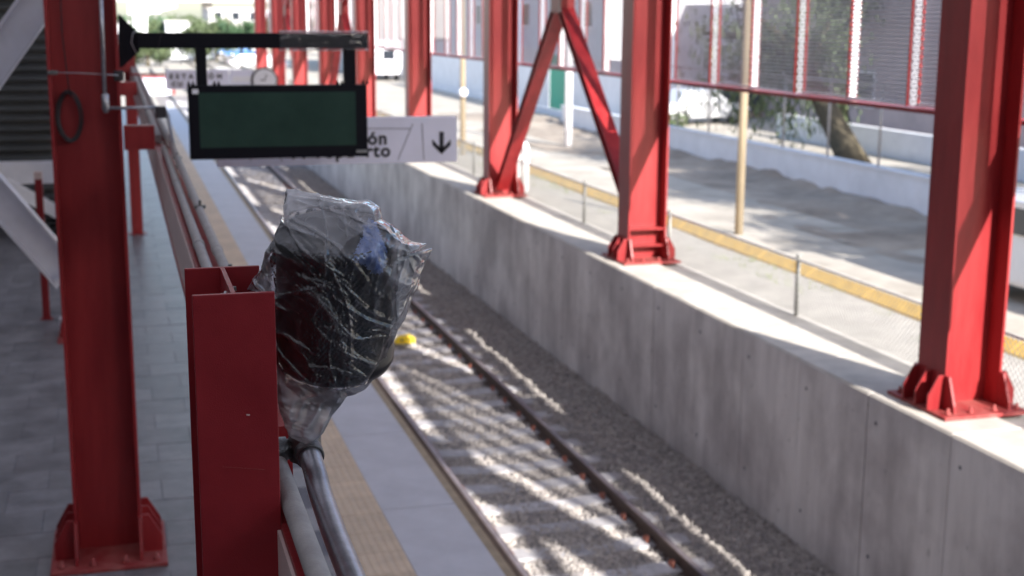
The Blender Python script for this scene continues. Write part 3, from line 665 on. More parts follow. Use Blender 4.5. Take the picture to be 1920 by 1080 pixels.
mb = MB(); mb.bar((c[0], NY-.03, c[2]), (c[0]-.06, NY-.03, c[2]+.01), .004, .014); mb.build('hand', 'ink', t)
mb = MB(); mb.box(x3, c[0]-R_+.02, NY+.03, NY+.07, c[2]-.02, c[2]+.02); mb.build('stub_arm', 'fitting', t)

# ------------------------------------------------------------------ foreground post
y0 = 2.37; d_ = .277; a = at(360, 555, 1, y0); b = at(515, 547, 1, y0); zt = (a[2]+b[2])/2
t = thing('foreground_post', 'dark red I beam post stub in the foreground, scratched, left of the bagged lamp', 'post', ((a[0]+b[0])/2, y0, 0))
xc = (a[0]+b[0])/2; hw = (b[0]-a[0])/2
mb = MB(); mb.box(xc-hw, xc+hw, y0, y0+.011, 0, zt); mb.build('flange', 'red_post', t, bevel=.0015)
mb = MB(); mb.box(xc-hw, xc+hw, y0+d_-.011, y0+d_, 0, zt); mb.build('flange', 'red_post', t, bevel=.0015)
mb = MB(); mb.box(xc-.004, xc+.004, y0+.011, y0+d_-.011, 0, zt); mb.build('web', 'red_post', t)
for z, y, s in ((zt-.022, y0+.10, -1), (zt-.022, y0+.16, 1)):
    mb = MB(); mb.lathe((xc+s*.004, y, z), [(.009, 0), (.009, .005), (.005, .006), (.005, .013)], 6, (s, 0, 0)); mb.build('bolt', 'steel', t)
mb = MB(); mb.bar((xc-.03, y0-.0012, zt-.313), (xc+.045, y0-.0012, zt-.325), .0004, .0009); mb.build('scratch', 'red_dusty', t)
mb = MB(); mb.bar((xc+.015, y0-.0012, zt-.22), (xc+.021, y0-.0012, zt-.221), .0004, .002); mb.build('scratch', 'beige', t)

# ------------------------------------------------------------------ pipe fitting and near pipe
LD = 2.62
hub = at(578, 845, 0, .335)
hx, hy, hz = hub
t = thing('pipe_fitting', 'grey cast pipe fitting under the bagged lamp with screwed strap', 'pipe fitting', (hx, hy, hz))
mb = MB(); mb.lathe((hx-.004, hy+.02, hz-.028), [(.024, 0), (.031, .004), (.033, .02), (.033, .05), (.030, .056)], 32); mb.build('socket_body', 'fitting', t, bevel=.001)
ax = Vector((.0, -1, -.22)).normalized(); p = Vector((hx, hy-.005, hz))
mb = MB(); mb.lathe(p, [(.026, -.02), (.0285, 0), (.029, .022), (.027, .026), (.0245, .024)], 32, ax); mb.build('collar', 'fitting', t)
mb = MB(); mb.lathe(Vector((hx-.01, hy+.02, hz)), [(.021, 0), (.021, .03), (.026, .032), (.026, .075), (.02, .078)], 24, (-1, 0, 0)); mb.build('side_branch', 'fitting', t)
# U strap
sz_ = hz+.028
mb = MB(); pts = [(hx-.032, hy+.0, sz_+.055), (hx-.028, hy-.004, sz_+.02), (hx-.018, hy-.012, sz_+.004), (hx+.0, hy-.014, sz_+.002), (hx+.02, hy-.010, sz_+.004)]
for i in range(4): mb.bar(pts[i], pts[i+1], .012, .0028)
mb.build('strap', 'steel', t)
mb = MB(); mb.lathe((hx+.002, hy-.012, sz_+.004), [(.0045, 0), (.0045, .003), (.003, .005)], 10, (0, -.4, 1)); mb.build('screw', 'steel', t)
# near pipe
n0 = np.array([hx, hy-.01, hz]); q1 = at(602, 929, 0, .338); q2 = at(628, 1003, 0, .338); q3 = at(657, 1076, 0, .338); q4 = q3+(q3-q2)*1.5
P_ = [n0, (n0+q1)/2+np.array([0, 0, .003]), q1, q2, q3, q4]
t = thing('conduit', 'shiny grey pipe bending from the fitting towards the bottom edge', 'conduit', n0)
def cr(P, n=8):
    P = [np.array(p, float) for p in P]; P = [2*P[0]-P[1]]+P+[2*P[-1]-P[-2]]; o = []
    for i in range(1, len(P)-2):
        for k in range(n):
            s_ = k/n; o.append(.5*((2*P[i])+(-P[i-1]+P[i+1])*s_+(2*P[i-1]-5*P[i]+4*P[i+1]-P[i+2])*s_**2+(-P[i-1]+3*P[i]-3*P[i+1]+P[i+2])*s_**3))
    return o+[P[-2]]
mb = MB(); mb.tube(cr(P_), .0225, 28); mb.build('pipe', 'conduit', t)

# ------------------------------------------------------------------ lamp and its bag
c = atd(630, 562, LD); ctr = Vector(c)
axis = Vector(np.array(RR[:, 0])*.05-np.array(RR[:, 1])*.88-np.array(RR[:, 2])*.42).normalized()
t = thing('lamp_housing', 'black drum shaped lamp housing inside the crumpled clear bag', 'lamp', (c[0], c[1]+.0, c[2]-.2))
K = 2550/LD; r = 111/K; hh = 140/K
prof = [(r*.60, -hh), (r*.80, -hh*.985), (r*.93, -hh*.93), (r*.99, -hh*.84), (r*1.0, -hh*.72), (r*.985, -hh*.70), (r*.985, hh*.80), (r*1.0, hh*.82), (r*1.0, hh*.93), (r*.97, hh*.985), (r*.9, hh), (r*.5, hh*1.005)]
mb = MB(); mb.lathe(ctr, prof, 64, axis); mb.build('drum', 'blackbody', t)
from mathutils.bvhtree import BVHTree
bvh = BVHTree.FromPolygons([Vector(v) for v in mb.v], mb.f)
_e1, _e2, _e3 = Vector(RR[:, 0]), -Vector(RR[:, 1]), -Vector(RR[:, 2])
GX = np.linspace(-.20, .22, 85); GY = np.linspace(-.31, .25, 113); HF = np.full((113, 85), np.nan); HB = HF.copy()
for j_, gy in enumerate(GY):
    for i_, gx in enumerate(GX):
        o_ = ctr+_e1*gx+_e2*gy
        h1 = bvh.ray_cast(o_+_e3*.6, -_e3)[0]; h2 = bvh.ray_cast(o_-_e3*.6, _e3)[0]
        if h1: HF[j_, i_] = (h1-ctr).dot(_e3)
        if h2: HB[j_, i_] = -(h2-ctr).dot(_e3)
gxx, gyy = np.meshgrid(GX, GY)
def drape(Dp, k=1.1):
    hit = ~np.isnan(Dp); qx, qy, qd = gxx[hit][::2], gyy[hit][::2], Dp[hit][::2]; o_ = np.empty(Dp.shape)
    for j_ in range(Dp.shape[0]):
        d_ = np.sqrt((gxx[j_][:, None]-qx)**2+(gyy[j_][:, None]-qy)**2); o_[j_] = (qd[None]-k*d_).max(1)
    return np.maximum(o_, -.5)
DF, DB = drape(HF), drape(HB); HIT = (~np.isnan(HF)).astype(float)
for _ in range(3): HIT = (HIT+np.roll(HIT, 1, 0)+np.roll(HIT, -1, 0)+np.roll(HIT, 1, 1)+np.roll(HIT, -1, 1))/5
def samp(Gm, x, y):
    fx = np.clip((x-GX[0])/(GX[1]-GX[0]), 0, 83.999); fy = np.clip((y-GY[0])/(GY[1]-GY[0]), 0, 111.999); i0 = fx.astype(int); j0 = fy.astype(int); a_ = fx-i0; b_ = fy-j0
    return Gm[j0, i0]*(1-a_)*(1-b_)+Gm[j0, i0+1]*a_*(1-b_)+Gm[j0+1, i0]*(1-a_)*b_+Gm[j0+1, i0+1]*a_*b_
mb = MB(); mb.lathe(ctr-axis*hh, [(r*.43, -.012), (r*.43, .0)], 48, axis); mb.build('bottom_ring', 'fitting', t)
nb = ctr-axis*(hh+.005)
mb = MB(); mb.tube([nb, (nb+Vector((hx, hy+.02, hz+.02)))/2+Vector((-.008, 0, 0)), (hx-.004, hy+.02, hz+.02)], .014, 16); mb.build('stem', 'fitting', t)

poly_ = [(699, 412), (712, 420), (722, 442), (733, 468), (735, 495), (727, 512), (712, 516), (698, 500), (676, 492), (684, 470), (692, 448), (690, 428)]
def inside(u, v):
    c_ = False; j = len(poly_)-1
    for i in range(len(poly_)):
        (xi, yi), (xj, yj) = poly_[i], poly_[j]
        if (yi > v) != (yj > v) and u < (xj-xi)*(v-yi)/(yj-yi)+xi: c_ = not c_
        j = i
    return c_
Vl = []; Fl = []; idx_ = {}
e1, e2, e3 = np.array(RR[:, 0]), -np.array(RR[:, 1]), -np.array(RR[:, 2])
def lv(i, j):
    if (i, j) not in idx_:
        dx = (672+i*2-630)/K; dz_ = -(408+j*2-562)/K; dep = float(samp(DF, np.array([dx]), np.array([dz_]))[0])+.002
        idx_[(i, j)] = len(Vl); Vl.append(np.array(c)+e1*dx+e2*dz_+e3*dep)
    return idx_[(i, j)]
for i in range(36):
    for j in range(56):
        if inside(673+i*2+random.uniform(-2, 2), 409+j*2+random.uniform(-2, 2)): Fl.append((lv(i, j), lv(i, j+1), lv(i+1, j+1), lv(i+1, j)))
npmesh('sky_reflection_patch', Vl, Fl, 'reflection_blue', parent=t, smooth=True)  # sky reflection at the drum's upper right, modelled as a coloured patch
out = [(575, 835), (607, 812), (622, 780), (650, 745), (690, 725), (712, 695), (728, 655), (745, 620), (762, 590), (775, 555), (788, 522), (797, 495), (813, 464), (800, 458), (782, 472), (772, 452), (755, 440), (735, 420), (716, 410), (713, 388), (690, 372), (668, 376), (640, 371), (600, 364), (566, 360), (538, 354), (533, 378), (534, 402), (541, 413), (526, 440), (508, 470), (492, 505), (470, 530), (462, 543), (490, 548), (514, 560), (514, 600), (516, 650), (517, 700), (520, 745), (530, 785), (545, 820)]
pc = np.array([630., 562.]); O = np.array(out, float)-pc; th = np.arctan2(O[:, 1], O[:, 0]); rr_ = np.hypot(O[:, 0], O[:, 1]); od = np.argsort(th)
NT, NS = 560, 150
TH = np.linspace(-math.pi, math.pi, NT, endpoint=False); Rr = np.interp(TH, th[od], rr_[od], period=2*math.pi)
ex = np.array(RR[:, 0]); ey = -np.array(RR[:, 1]); ez = -np.array(RR[:, 2])      # right, up, towards the camera
FLAP = [((u_-630)/K, -(v_-562)/K) for u_, v_ in [(515, 335), (540, 428), (585, 440), (622, 455), (652, 484), (668, 455), (698, 436), (712, 400), (730, 340)]]
def inpoly(P_, x, y):
    c_ = np.zeros(x.shape, bool); j = len(P_)-1
    for i in range(len(P_)):
        (xi, yi), (xj, yj) = P_[i], P_[j]; c_ ^= ((yi > y) != (yj > y)) & (x < (xj-xi)*(y-yi)/(yj-yi+1e-12)+xi); j = i
    return c_.astype(float)
V = []; CR = []
_rs = np.random.default_rng(12); FOLD = []
for k in range(60):
    a_ = math.radians(_rs.normal(-38, 16)) if k % 3 else math.radians(_rs.uniform(-110, -60))
    FOLD.append((a_, _rs.uniform(-.16, .16), _rs.uniform(-.15, .15), _rs.uniform(.003, .014), _rs.uniform(.05, .19), _rs.uniform(.003, .008), _rs.uniform(-3, 3)))
def creases(dx, dz):
    Hh = np.zeros_like(dx); At = np.zeros_like(dx)
    for a_, x0_, z0_, w_, L_, am, cv in FOLD:
        ux, uz = math.cos(a_), math.sin(a_); t_ = (dx-x0_)*ux+(dz-z0_)*uz; d_l = (dx-x0_)*-uz+(dz-z0_)*ux-cv*t_*t_
        env = np.clip(1-(t_/L_)**2, 0, 1); h_ = np.maximum(0, 1-np.abs(d_l)/w_)*env; Hh += am*h_; At += np.clip(h_*1.6-.75, 0, 1)
    return Hh, At
def foldn(P, sc, st, seed):
    Q = P@st*sc; return 1-np.abs(2*vnoise(Q, seed)-1)
for side in (1, -1):
    S = np.linspace(0, 1, NS) if side == 1 else np.linspace(0, 1, NS)[::-1][1:]
    for s in S:
        rho = Rr*s/K*(1+.0*s); dx = np.cos(TH)*rho; dz = -np.sin(TH)*rho
        hitv = samp(HIT, dx, dz); e = 1.05-hitv; base_ = samp(DF if side == 1 else DB, dx, dz)
        T = np.maximum(base_+.0065, .004+.014*(1-s))*min(1, (1-s)*14)
        P = np.stack([dx, dz, side*T*.8], 1)
        ca, sa = math.cos(.75), math.sin(.75)
        st1 = np.array([[ca, sa*.28, 0], [sa, -ca*.28, 0], [0, 0, .6]]); st2 = np.array([[ca, -sa*.4, 0], [-sa*.5, -ca*.6, 0], [0, 0, 1]])
        warp = (vnoise(P*9, 31)-.5)[:, None]*.10; Pw = P+warp
        f1 = foldn(Pw, 26, st1, 21)**3; f2 = foldn(Pw, 52, st2, 22)**3; f3 = foldn(Pw, 110, st1+.2, 23)**2; f0 = vnoise(P*11, 24)
        ch, ca_ = creases(P[:, 0]+.25*warp[:, 0], P[:, 1]+.2*warp[:, 0]); disp = ch+.003*f1+(.0055*f2+.0030*f3)*np.clip(vnoise(P*14, 41)*2.4-.6, 0, 1)+.009*(f0-.5)
        out_ = np.where(e > .98, 1.6, .85)
        T2 = side*(T+(disp-.002)*out_*(.3+.7*min(1, (1-s)*12)))
        wob = 1+.015*(f2-.4)*s
        flap = inpoly(FLAP, dx, dz)
        CR.append(np.clip((.62-hitv)/.4, 0, 1)*(.62+.5*np.clip(f2*1.3-.3, 0, 1)*f0+.25*ca_)+.30*flap*(side == 1)+.24*np.clip(ca_, 0, 1.2)+.25*np.clip(f2*1.5-1.1, 0, 1))
        V.append(ctr_ := (np.array(c)[None]+dx[:, None]*wob[:, None]*ex+dz[:, None]*wob[:, None]*ey+T2[:, None]*ez))
V = np.concatenate(V); nr = len(V)//NT
i = np.arange((nr-1)*NT); a = (i//NT)*NT+i % NT; b = (i//NT)*NT+(i+1) % NT
bag = npmesh('plastic_bag', V, np.stack([a, b, b+NT, a+NT], 1), 'film', loc=tuple(ctr), smooth=True)
at_ = bag.data.attributes.new('crumple', 'FLOAT', 'POINT'); at_.data.foreach_set('value', np.concatenate(CR).astype(np.float32))
tag(bag, 'crumpled clear plastic bag pulled over the black lamp housing', 'plastic bag')

# ------------------------------------------------------------------ small things on the track
p = at(758, 643, 2, GZ+.04)
t = thing('track_chock', 'small bright yellow chock lying on the ballast behind the bag', 'chock', (p[0], p[1], p[2]))
mb = MB(); mb.prism([(p[0]-.16, p[2]), (p[0]+.16, p[2]), (p[0]+.16, p[2]+.07), (p[0]+.08, p[2]+.13), (p[0]-.1, p[2]+.11), (p[0]-.16, p[2]+.05)], 1, p[1]-.06, p[1]+.06); mb.build('body', 'yellow_bright', t, bevel=.01)
mb = MB(); mb.tube([(p[0]-.05, p[1]-.062, p[2]+.06), (p[0]-.05, p[1]-.075, p[2]+.06)], .02, 10); mb.tube([(p[0]+.07, p[1]-.062, p[2]+.06), (p[0]+.07, p[1]-.075, p[2]+.06)], .02, 10); mb.build('bolt_heads', 'fitting', t)

# ------------------------------------------------------------------ left: white braces, louvre wall
def wbeam(lab, u0, v0, u1, v1, y, w_):
    A = at(u0, v0, 1, y); B = at(u1, v1, 1, y); t = thing('white_brace', lab, 'steel brace', A, 'white diagonal braces left of the big column')
    d = Vector(B-A).normalized(); nn = Vector((-d.z, 0, d.x)); A = Vector(A); B = Vector(B)
    MB().bar(A, B, .012, w_*.9, up=nn).build('web', 'white', t)
    for s in (-1, 1): MB().bar(A+nn*s*w_/2, B+nn*s*w_/2, .16, .014, up=nn).build('flange', 'white', t)
    MB().bar(B-d*.05, B-d*.03, .15, w_*.9, up=nn).build('end_plate', 'white', t)
wbeam('upper white diagonal brace rising to the top of the big left column', -70, 205, 95, -30, 10.6, .24)
wbeam('lower white diagonal brace sloping down to the big left column', -60, 305, 130, 520, 10.6, .22)
LY = 27.0
t = thing('louvre_wall', 'dark grey wall of horizontal metal louvres behind the left column', 'wall', (-4, LY, 0))
mb = MB(); mb.box(-11, .0, LY+.1, LY+.2, 0, 7.5); mb.build('backing', 'dark_louvre', t)
mb = MB(); z_ = .05; mb.prism([(LY-.02, 0), (LY+.09, .10), (LY+.09, .13), (LY-.02, .03)], 0, -11, -.0)
l0 = mb.build('louvre', 'dark_louvre', world=False); l0.parent = t
k = 0
while z_ < 7.4:
    o = l0 if k == 0 else l0.copy()
    if k: COL.objects.link(o); o.parent = t
    o.location = (4, -LY, z_); z_ += .185; k += 1
q0 = at(0, 305, 1, 25); q1 = at(0, 346, 1, 25)
t = thing('white_girder', 'pale horizontal girder in front of the dark louvre wall', 'steel beam', (-4, 25, q1[2]))
mb = MB(); mb.box(-11, .0, 25, 25.2, q1[2], q0[2]); mb.build('beam', 'white', t)
for k in range(18): mb = MB(); mb.box(-10.8+.6*k, -10.78+.6*k, 24.97, 24.999, q1[2], q0[2]); mb.build('rib', 'white', t)
A = at(10, 345, 1, 24.8); B = at(140, 415, 1, 24.8); t = thing('stair_stringer', 'sloping white stair stringer under the pale girder', 'stair', B)
MB().bar(A, B, .1, .22).build('stringer', 'white', t)
for k in range(7):
    f = k/7; pp = Vector(A)*(1-f)+Vector(B)*f; mb = MB(); mb.box(pp.x-.3, pp.x+.3, 24.9, 26.4, pp.z-.25, pp.z-.22); mb.build('tread', 'dark_louvre', t)
p = at(121, 628, 2, 0); t = MB(); t.box(p[0]-.05, p[0]+.06, p[1]-.05, p[1]+.05, 0, .22); tag(t.build('small_block', 'white', loc=tuple(p), bevel=.01), 'small white block on the tiles behind the big left column', 'block')
# far platform furniture: bluish cabinet with red frame
p = at(285, 178, 2, 0); t = thing('platform_cabinet', 'pale blue cabinet in a red frame at the far platform end', 'cabinet', (p[0], p[1], 0))
mb = MB(); mb.box(p[0]-.55, p[0]+.9, p[1], p[1]+.6, 0, .8); mb.build('body', 'signwhite', t)
mb = MB(); mb.box(p[0]-.6, p[0]+1.15, p[1]-.08, p[1]-.01, .83, .92); mb.box(p[0]+1.0, p[0]+1.12, p[1]-.08, p[1]-.01, 0, .83); mb.build('frame', 'red', t)

# ------------------------------------------------------------------ street side
# yellow kerb
k0 = at(1255, 412, 2, SZ); kx = 2.70*(H-SZ)
t = thing('yellow_kerb', 'yellow painted kerb along the street beyond the fence', 'kerb', (12.6, 5, SZ))
kb = MB(); kb.prism([(11.95, SZ-.05), (11.95, SZ+.03), (12.15, SZ+.17), (12.30, SZ+.19), (12.32, SZ-.05)], 1, .01, 1.99); b0 = kb.build('kerb_stone', 'yellow', world=False, bevel=.008); b0.parent = t
for k in range(40):
    o = b0 if k == 0 else b0.copy()
    if k: COL.objects.link(o); o.parent = t
    o.location = (-12.6, -5+2*k+4, -SZ)
b0.data.materials.append(M['captop'])
for pgn in b0.data.polygons:
    if abs(pgn.normal.z) > .93: pgn.material_index = 1
mb = MB(); mb.box(12.34, 12.46, 2, 90, SZ+.011, SZ+.014); struct(mb.build('painted_line', 'yellow'))
# poles
def pole(u, v, zt, r, mt, lab, extra=None, nm='utility_pole', zb=SZ):
    p = at(u, v, 2, zb); t = thing(nm, lab, 'pole', (p[0], p[1], zb))
    mb = MB(); mb.tube([(p[0], p[1], zb-.1), (p[0], p[1], zb+(zt-zb)/2), (p[0], p[1], zt)], [r, r*.92, r*.8], 12); mb.build('shaft', mt, t)
    return t, p
t, p = pole(1385, 440, 8, .095, 'wood', 'weathered wooden pole beyond the fence, before the dirt verge')
mb = MB(); mb.bar((p[0], p[1]-.1, 7.2), (p[0]+1.6, p[1]-.1, 7.3), .08, .1); mb.build('crossarm', 'wood', t)
t, p = pole(868, 290, 8, .10, 'wood', 'wooden pole with a white ball on it, right of the arrow sign')
q = at(868, 174, 1, p[1]-.15); mb = MB(); mb.lathe((q[0], p[1]-.2, q[2]-.15), [(.02, 0), (.11, .04), (.155, .13), (.155, .2), (.11, .28), (.02, .32)], 16); mb.build('ball', 'white', t)
t, p = pole(1065, 275, 8, .15, 'white', 'white pole seen under the red A brace')
t, p = pole(957, 300, 8, .12, 'white', 'white pole just right of the third red column', nm='utility_pole')
mb = MB(); q = at(957, 85, 1, p[1]); mb.box(p[0]-.2, p[0]+.2, p[1]-.16, p[1]+.16, q[2]-.05, q[2]+.05); mb.build('band', 'conduit', t)
# white U pipe
a = at(985, 378, 2, .66); x_, y_ = 7.25, at(985, 378, 0, 7.25)[1]
t = thing('bent_pipe', 'white upside down U pipe beside the third red column', 'pipe', (x_, y_, .6))
zt = at(985, 272, 0, 7.25)[2]; 
pts = [(x_, y_, .5), (x_, y_, zt-.08), (x_, y_+.03, zt-.02), (x_, y_+.12, zt), (x_, y_+.42, zt), (x_, y_+.51, zt-.02), (x_, y_+.54, zt-.08), (x_, y_+.54, .5)]
mb = MB(); mb.tube(pts, .065, 12); mb.build('pipe', 'white', t)
# low white wall with fence
WL = [(1200, 246), (1260, 266), (1350, 298), (1450, 332), (1600, 376), (1745, 400), (1930, 425)]
pts = [at(u, v, 2, SZ+.1) for u, v in WL]; 
pts = [np.array([20.3, p[1], SZ]) for p in pts]
yl = [p[1] for p in pts]
t = thing('low_white_wall', 'low white wall behind the dirt verge, carrying a thin fence', 'wall', (19.1, 20, SZ))
mb = MB(); mb.box(19.0, 19.25, 8, 58, SZ-.2, SZ+.82); mb.build('wall_body', 'whitewall', t, bevel=.02)
mb = MB(); mb.box(18.95, 19.3, 8, 58, SZ+.82, SZ+.88); mb.build('coping', 'whitewall', t)
t = thing('street_fence', 'thin post and rail fence on top of the low white wall', 'fence', (19.1, 20, SZ+.86))
for k in range(14):
    y = 10+2.7*k; mb = MB(); mb.tube([(19.12, y, SZ+.86), (19.12, y, SZ+3.0)], .035, 8); mb.build('post', 'red' if k == 7 else 'conduit_old', t)
mb = MB(); mb.tube([(19.12, 10, SZ+3.0), (19.12, 46, SZ+3.0)], .02, 6); mb.build('top_rail', 'conduit_old', t)
# second wall
t = MB(); t.box(25.0, 25.3, 10, 49, SZ-.2, SZ+1.02); tag(t.build('far_white_wall', 'whitewall', loc=(25, 30, SZ)), 'tall white wall across the lane behind the leaning tree', 'wall')
# pink building
def building(lab, x0, x1, y0, y1, z1, mt, nw, ns, nm='building', win='glass', face='x'):
    t = thing(nm, lab, 'building', ((x0+x1)/2, (y0+y1)/2, SZ)); b = MB(); b.box(x0, x1, y0, y1, SZ-.3, z1); b.build('wall', mt, t)
    mb = MB(); mb.box(x0-.2, x1+.2, y0-.2, y1+.2, z1, z1+.25); mb.build('roof', 'con_far', t)
    for j in range(ns):
        for i in range(nw):
            zz = SZ+1.2+j*3.0
            if face == 'x':
                yy = y0+(y1-y0)*(i+.5)/nw; mb = MB(); mb.box(x0-.06, x0-.005, yy-.7, yy+.7, zz-.05, zz+1.4); f = mb.build('window', 'white', t); mb = MB(); mb.box(x0-.08, x0-.061, yy-.6, yy+.6, zz+.05, zz+1.3); mb.build('pane', win, f)
            else:
                xx = x0+(x1-x0)*(i+.5)/nw; mb = MB(); mb.box(xx-.7, xx+.7, y0-.06, y0-.005, zz-.05, zz+1.4); f = mb.build('window', 'white', t); mb = MB(); mb.box(xx-.6, xx+.6, y0-.08, y0-.061, zz+.05, zz+1.3); mb.build('pane', win, f)
    return t
building('pink rendered house behind the white wall on the right', 29.5, 42, 30, 62, 6.5, 'pink', 4, 1, 'pink_house')
building('white low building behind the perforated screens', 24, 34, 66, 100, 6.5, 'whitewall', 6, 2)
building('grey white building behind the far red columns', 20, 34, 108, 140, 8, 'con_far', 6, 3)
building('small white building at the far end of the tracks', 6, 12, 170, 180, 3.2, 'whitewall', 4, 1, face='y')
building('grey block of flats far behind the tracks', 14, 30, 215, 230, 5.0, 'con_far', 6, 2, face='y')
building('pale house far left behind the tracks', -8, 2, 190, 200, 3.0, 'whitewall', 4, 1, face='y')
# hoardings
def hoard(lab, y0, y1, x, h, mt):
    t = thing('hoarding', lab, 'hoarding', (x, y0, SZ), 'hoardings along the street'); n = max(1, int((y1-y0)/2.4)); st = (y1-y0)/n
    for k in range(n): mb = MB(); mb.box(x, x+.05, y0+k*st+.01, y0+(k+1)*st-.01, SZ+.35, SZ+h); mb.build('panel', mt, t)
    mb = MB(); mb.box(x-.04, x+.14, y0, y1, SZ-.1, SZ+.33); mb.build('plinth', 'whitewall', t)
hoard('bright green hoarding seen through the red A brace', 50.2, 54, 20.5, 2.9, 'green_panel')
hoard('pale hoarding under the red A brace, left of the green one', 54.1, 62, 20.5, 2.9, 'whitewall')
hoard('short green end of the hoarding beside the third red column', 62.1, 64.5, 20.5, 2.9, 'green_panel')
hoard('long white hoarding between the third and fourth red columns', 64.6, 95, 20.5, 3.2, 'whitewall')
# vehicles
def car(lab, x, y, rz, L=4.3, Wd=1.75, Hh=1.5, mt='carwhite', suv=False, nm='parked_car', cat='car', z=SZ+.02):
    t = thing(nm, lab, cat, (0, 0, 0)); h0 = .28
    if suv: side = [(-L/2, .45), (-L/2, 1.0), (-L/2+.1, 1.08), (-L/2+.22, Hh-.05), (-L/2+.4, Hh), (L/2-1.75, Hh), (L/2-1.1, 1.12), (L/2-.15, 1.0), (L/2, .8), (L/2, .42), (L/2-.1, h0), (-L/2+.1, h0)]
    else: side = [(-L/2, .4), (-L/2, .85), (-L/2+.55, .95), (-L/2+1.05, Hh-.03), (-L/2+1.4, Hh), (L/2-1.75, Hh-.02), (L/2-1.1, .96), (L/2-.2, .82), (L/2, .65), (L/2, .38), (L/2-.1, h0), (-L/2+.1, h0)]
    n = len(side); V = []
    for f, s in ((-1, .90), (-1.0, 1), (1.0, 1), (1, .9)):
        pass
    secs = [-Wd/2, -Wd/2+.12, Wd/2-.12, Wd/2]
    for q, yy in enumerate(secs):
        for (a, b) in side:
            out_ = q in (0, 3); yq = yy
            if b > 1.0 and out_: yq = yy*.86
            if b > 1.0 and not out_: yq = yy*.84
            bb = b-(.05 if out_ and b > 1.2 else 0); aa = a*(.985 if out_ else 1); V.append((aa, yq, bb))
    Fs = [tuple(range(n)), tuple(range(3*n, 4*n))[::-1]]+[(q*n+k, q*n+(k+1) % n, (q+1)*n+(k+1) % n, (q+1)*n+k)[::-1] for q in range(3) for k in range(n)]
    mb = MB(); mb.add(V, Fs); body = mb.build('body', mt, t, world=False, bevel=.03)
    zl, zh = (1.12, Hh-.16) if suv else (.98, Hh-.12)
    xs = (-L/2+.35, -.55, .1, .75+(.1 if suv else 0)) if suv else (-L/2+1.15, -.1, .0, .75)
    for s in (-1, 1):
        yy = s*(Wd/2*.865+.004); 
        segs = [(-L/2+.38, -L/2+1.35), (-L/2+1.45, -.05), (.05, L/2-1.75)] if suv else [(-L/2+1.1, -.1), (0, L/2-1.8)]
        for a, b in segs:
            mb = MB(); yl_, yh = s*(Wd/2*.868), s*(Wd/2*.845); mb.add([(a, yl_+s*.02, zl), (b+.25*(b > 1), yl_+s*.02, zl), (b, yh+s*.02, zh), (a+.05, yh+s*.02, zh), (a, yl_-s*.02, zl), (b+.25*(b > 1), yl_-s*.02, zl), (b, yh-s*.02, zh), (a+.05, yh-s*.02, zh)], [(0, 1, 2, 3), (7, 6, 5, 4), (0, 4, 5, 1), (1, 5, 6, 2), (2, 6, 7, 3), (3, 7, 4, 0)]); mb.build('side_window', 'glass', t, world=False)
    mb = MB(); a, b = L/2-1.12, L/2-1.72; mb.add([(a+.02, -Wd*.38, 1.1 if suv else .98), (a+.02, Wd*.38, 1.1 if suv else .98), (b+.02, Wd*.34, Hh-.06), (b+.02, -Wd*.34, Hh-.06)], [(0, 1, 2, 3)]); mb.build('windscreen', 'glass', t, world=False)
    for s in (-1, 1):
        for xx in (-L/2+.85, L/2-.85):
            mb = MB(); mb.lathe((xx, s*(Wd/2-.1), .33), [(.24, -.11), (.32, -.10), (.33, -.05), (.33, .06), (.31, .11), (.2, .115)], 20, (0, s, 0)); wh = mb.build('wheel', 'tyre', t, world=False)
            mb = MB(); mb.lathe((xx, s*(Wd/2+.012), .33), [(.2, -.01), (.19, .006), (.05, .02)], 12, (0, s, 0)); mb.build('rim', 'steel', wh, world=False)
        mb = MB(); mb.box(-L/2-.015, -L/2+.05, s*Wd*.40-.1, s*Wd*.40+.1, .68, .84 if not suv else .98); mb.build('tail_lamp', 'lamp_red', t, world=False)
        mb = MB(); mb.box(L/2-.06, L/2+.015, s*Wd*.36-.14, s*Wd*.36+.14, .6, .72); mb.build('headlight', 'steel', t, world=False)
    if suv:
        for s in (-1, 1):
            mb = MB(); mb.tube([(-L/2+.6, s*.6, Hh+.02), (-L/2+.65, s*.6, Hh+.1), (L/2-2.0, s*.6, Hh+.1), (L/2-1.95, s*.6, Hh+.02)], .02, 8); mb.build('roof_rail', 'steel', t, world=False)
        for xx in (-1.0, -.3, .2): mb = MB(); mb.tube([(xx, -.6, Hh+.11), (xx, .6, Hh+.11)], .018, 8); mb.build('crossbar', 'steel', t, world=False)
    t.location = (x, y, z); t.rotation_euler = (0, 0, rz); return t
R9 = math.pi/2
car('silver estate car with roof rack behind the nearest red column', 15.1, 18.6, -R9, 4.5, 1.85, 1.72, 'carwhite', True)
car('white car parked far off beyond the white wall, seen left of the wooden pole', 25.0, 56.5, 0.1, mt='carwhite', z=SZ+.12)
car('dark car parked beside the white one beyond the wall', 28.6, 60.0, 0.05, mt='cardark', z=SZ+.12)
car('white car at the left of the parked pair, near the hedge', 23.2, 62, 0.0, mt='carwhite', z=SZ+.12)
for i, (u, v, mt, lab) in enumerate([(455, 108, 'carblue', 'small blue car in the distance above the station sign'), (430, 104, 'carblue', 'another distant blue car left of the first blue one'), (468, 130, 'carwhite', 'distant white car below the blue cars'), (502, 133, 'carwhite', 'distant white car right above the station clock'), (412, 100, 'carred', 'tiny distant red car at the left of the blue cars')]):
    p = at(u, v, 2, -1.24); car(lab, p[0], p[1], random.uniform(-.2, .3), mt=mt, z=-1.24)
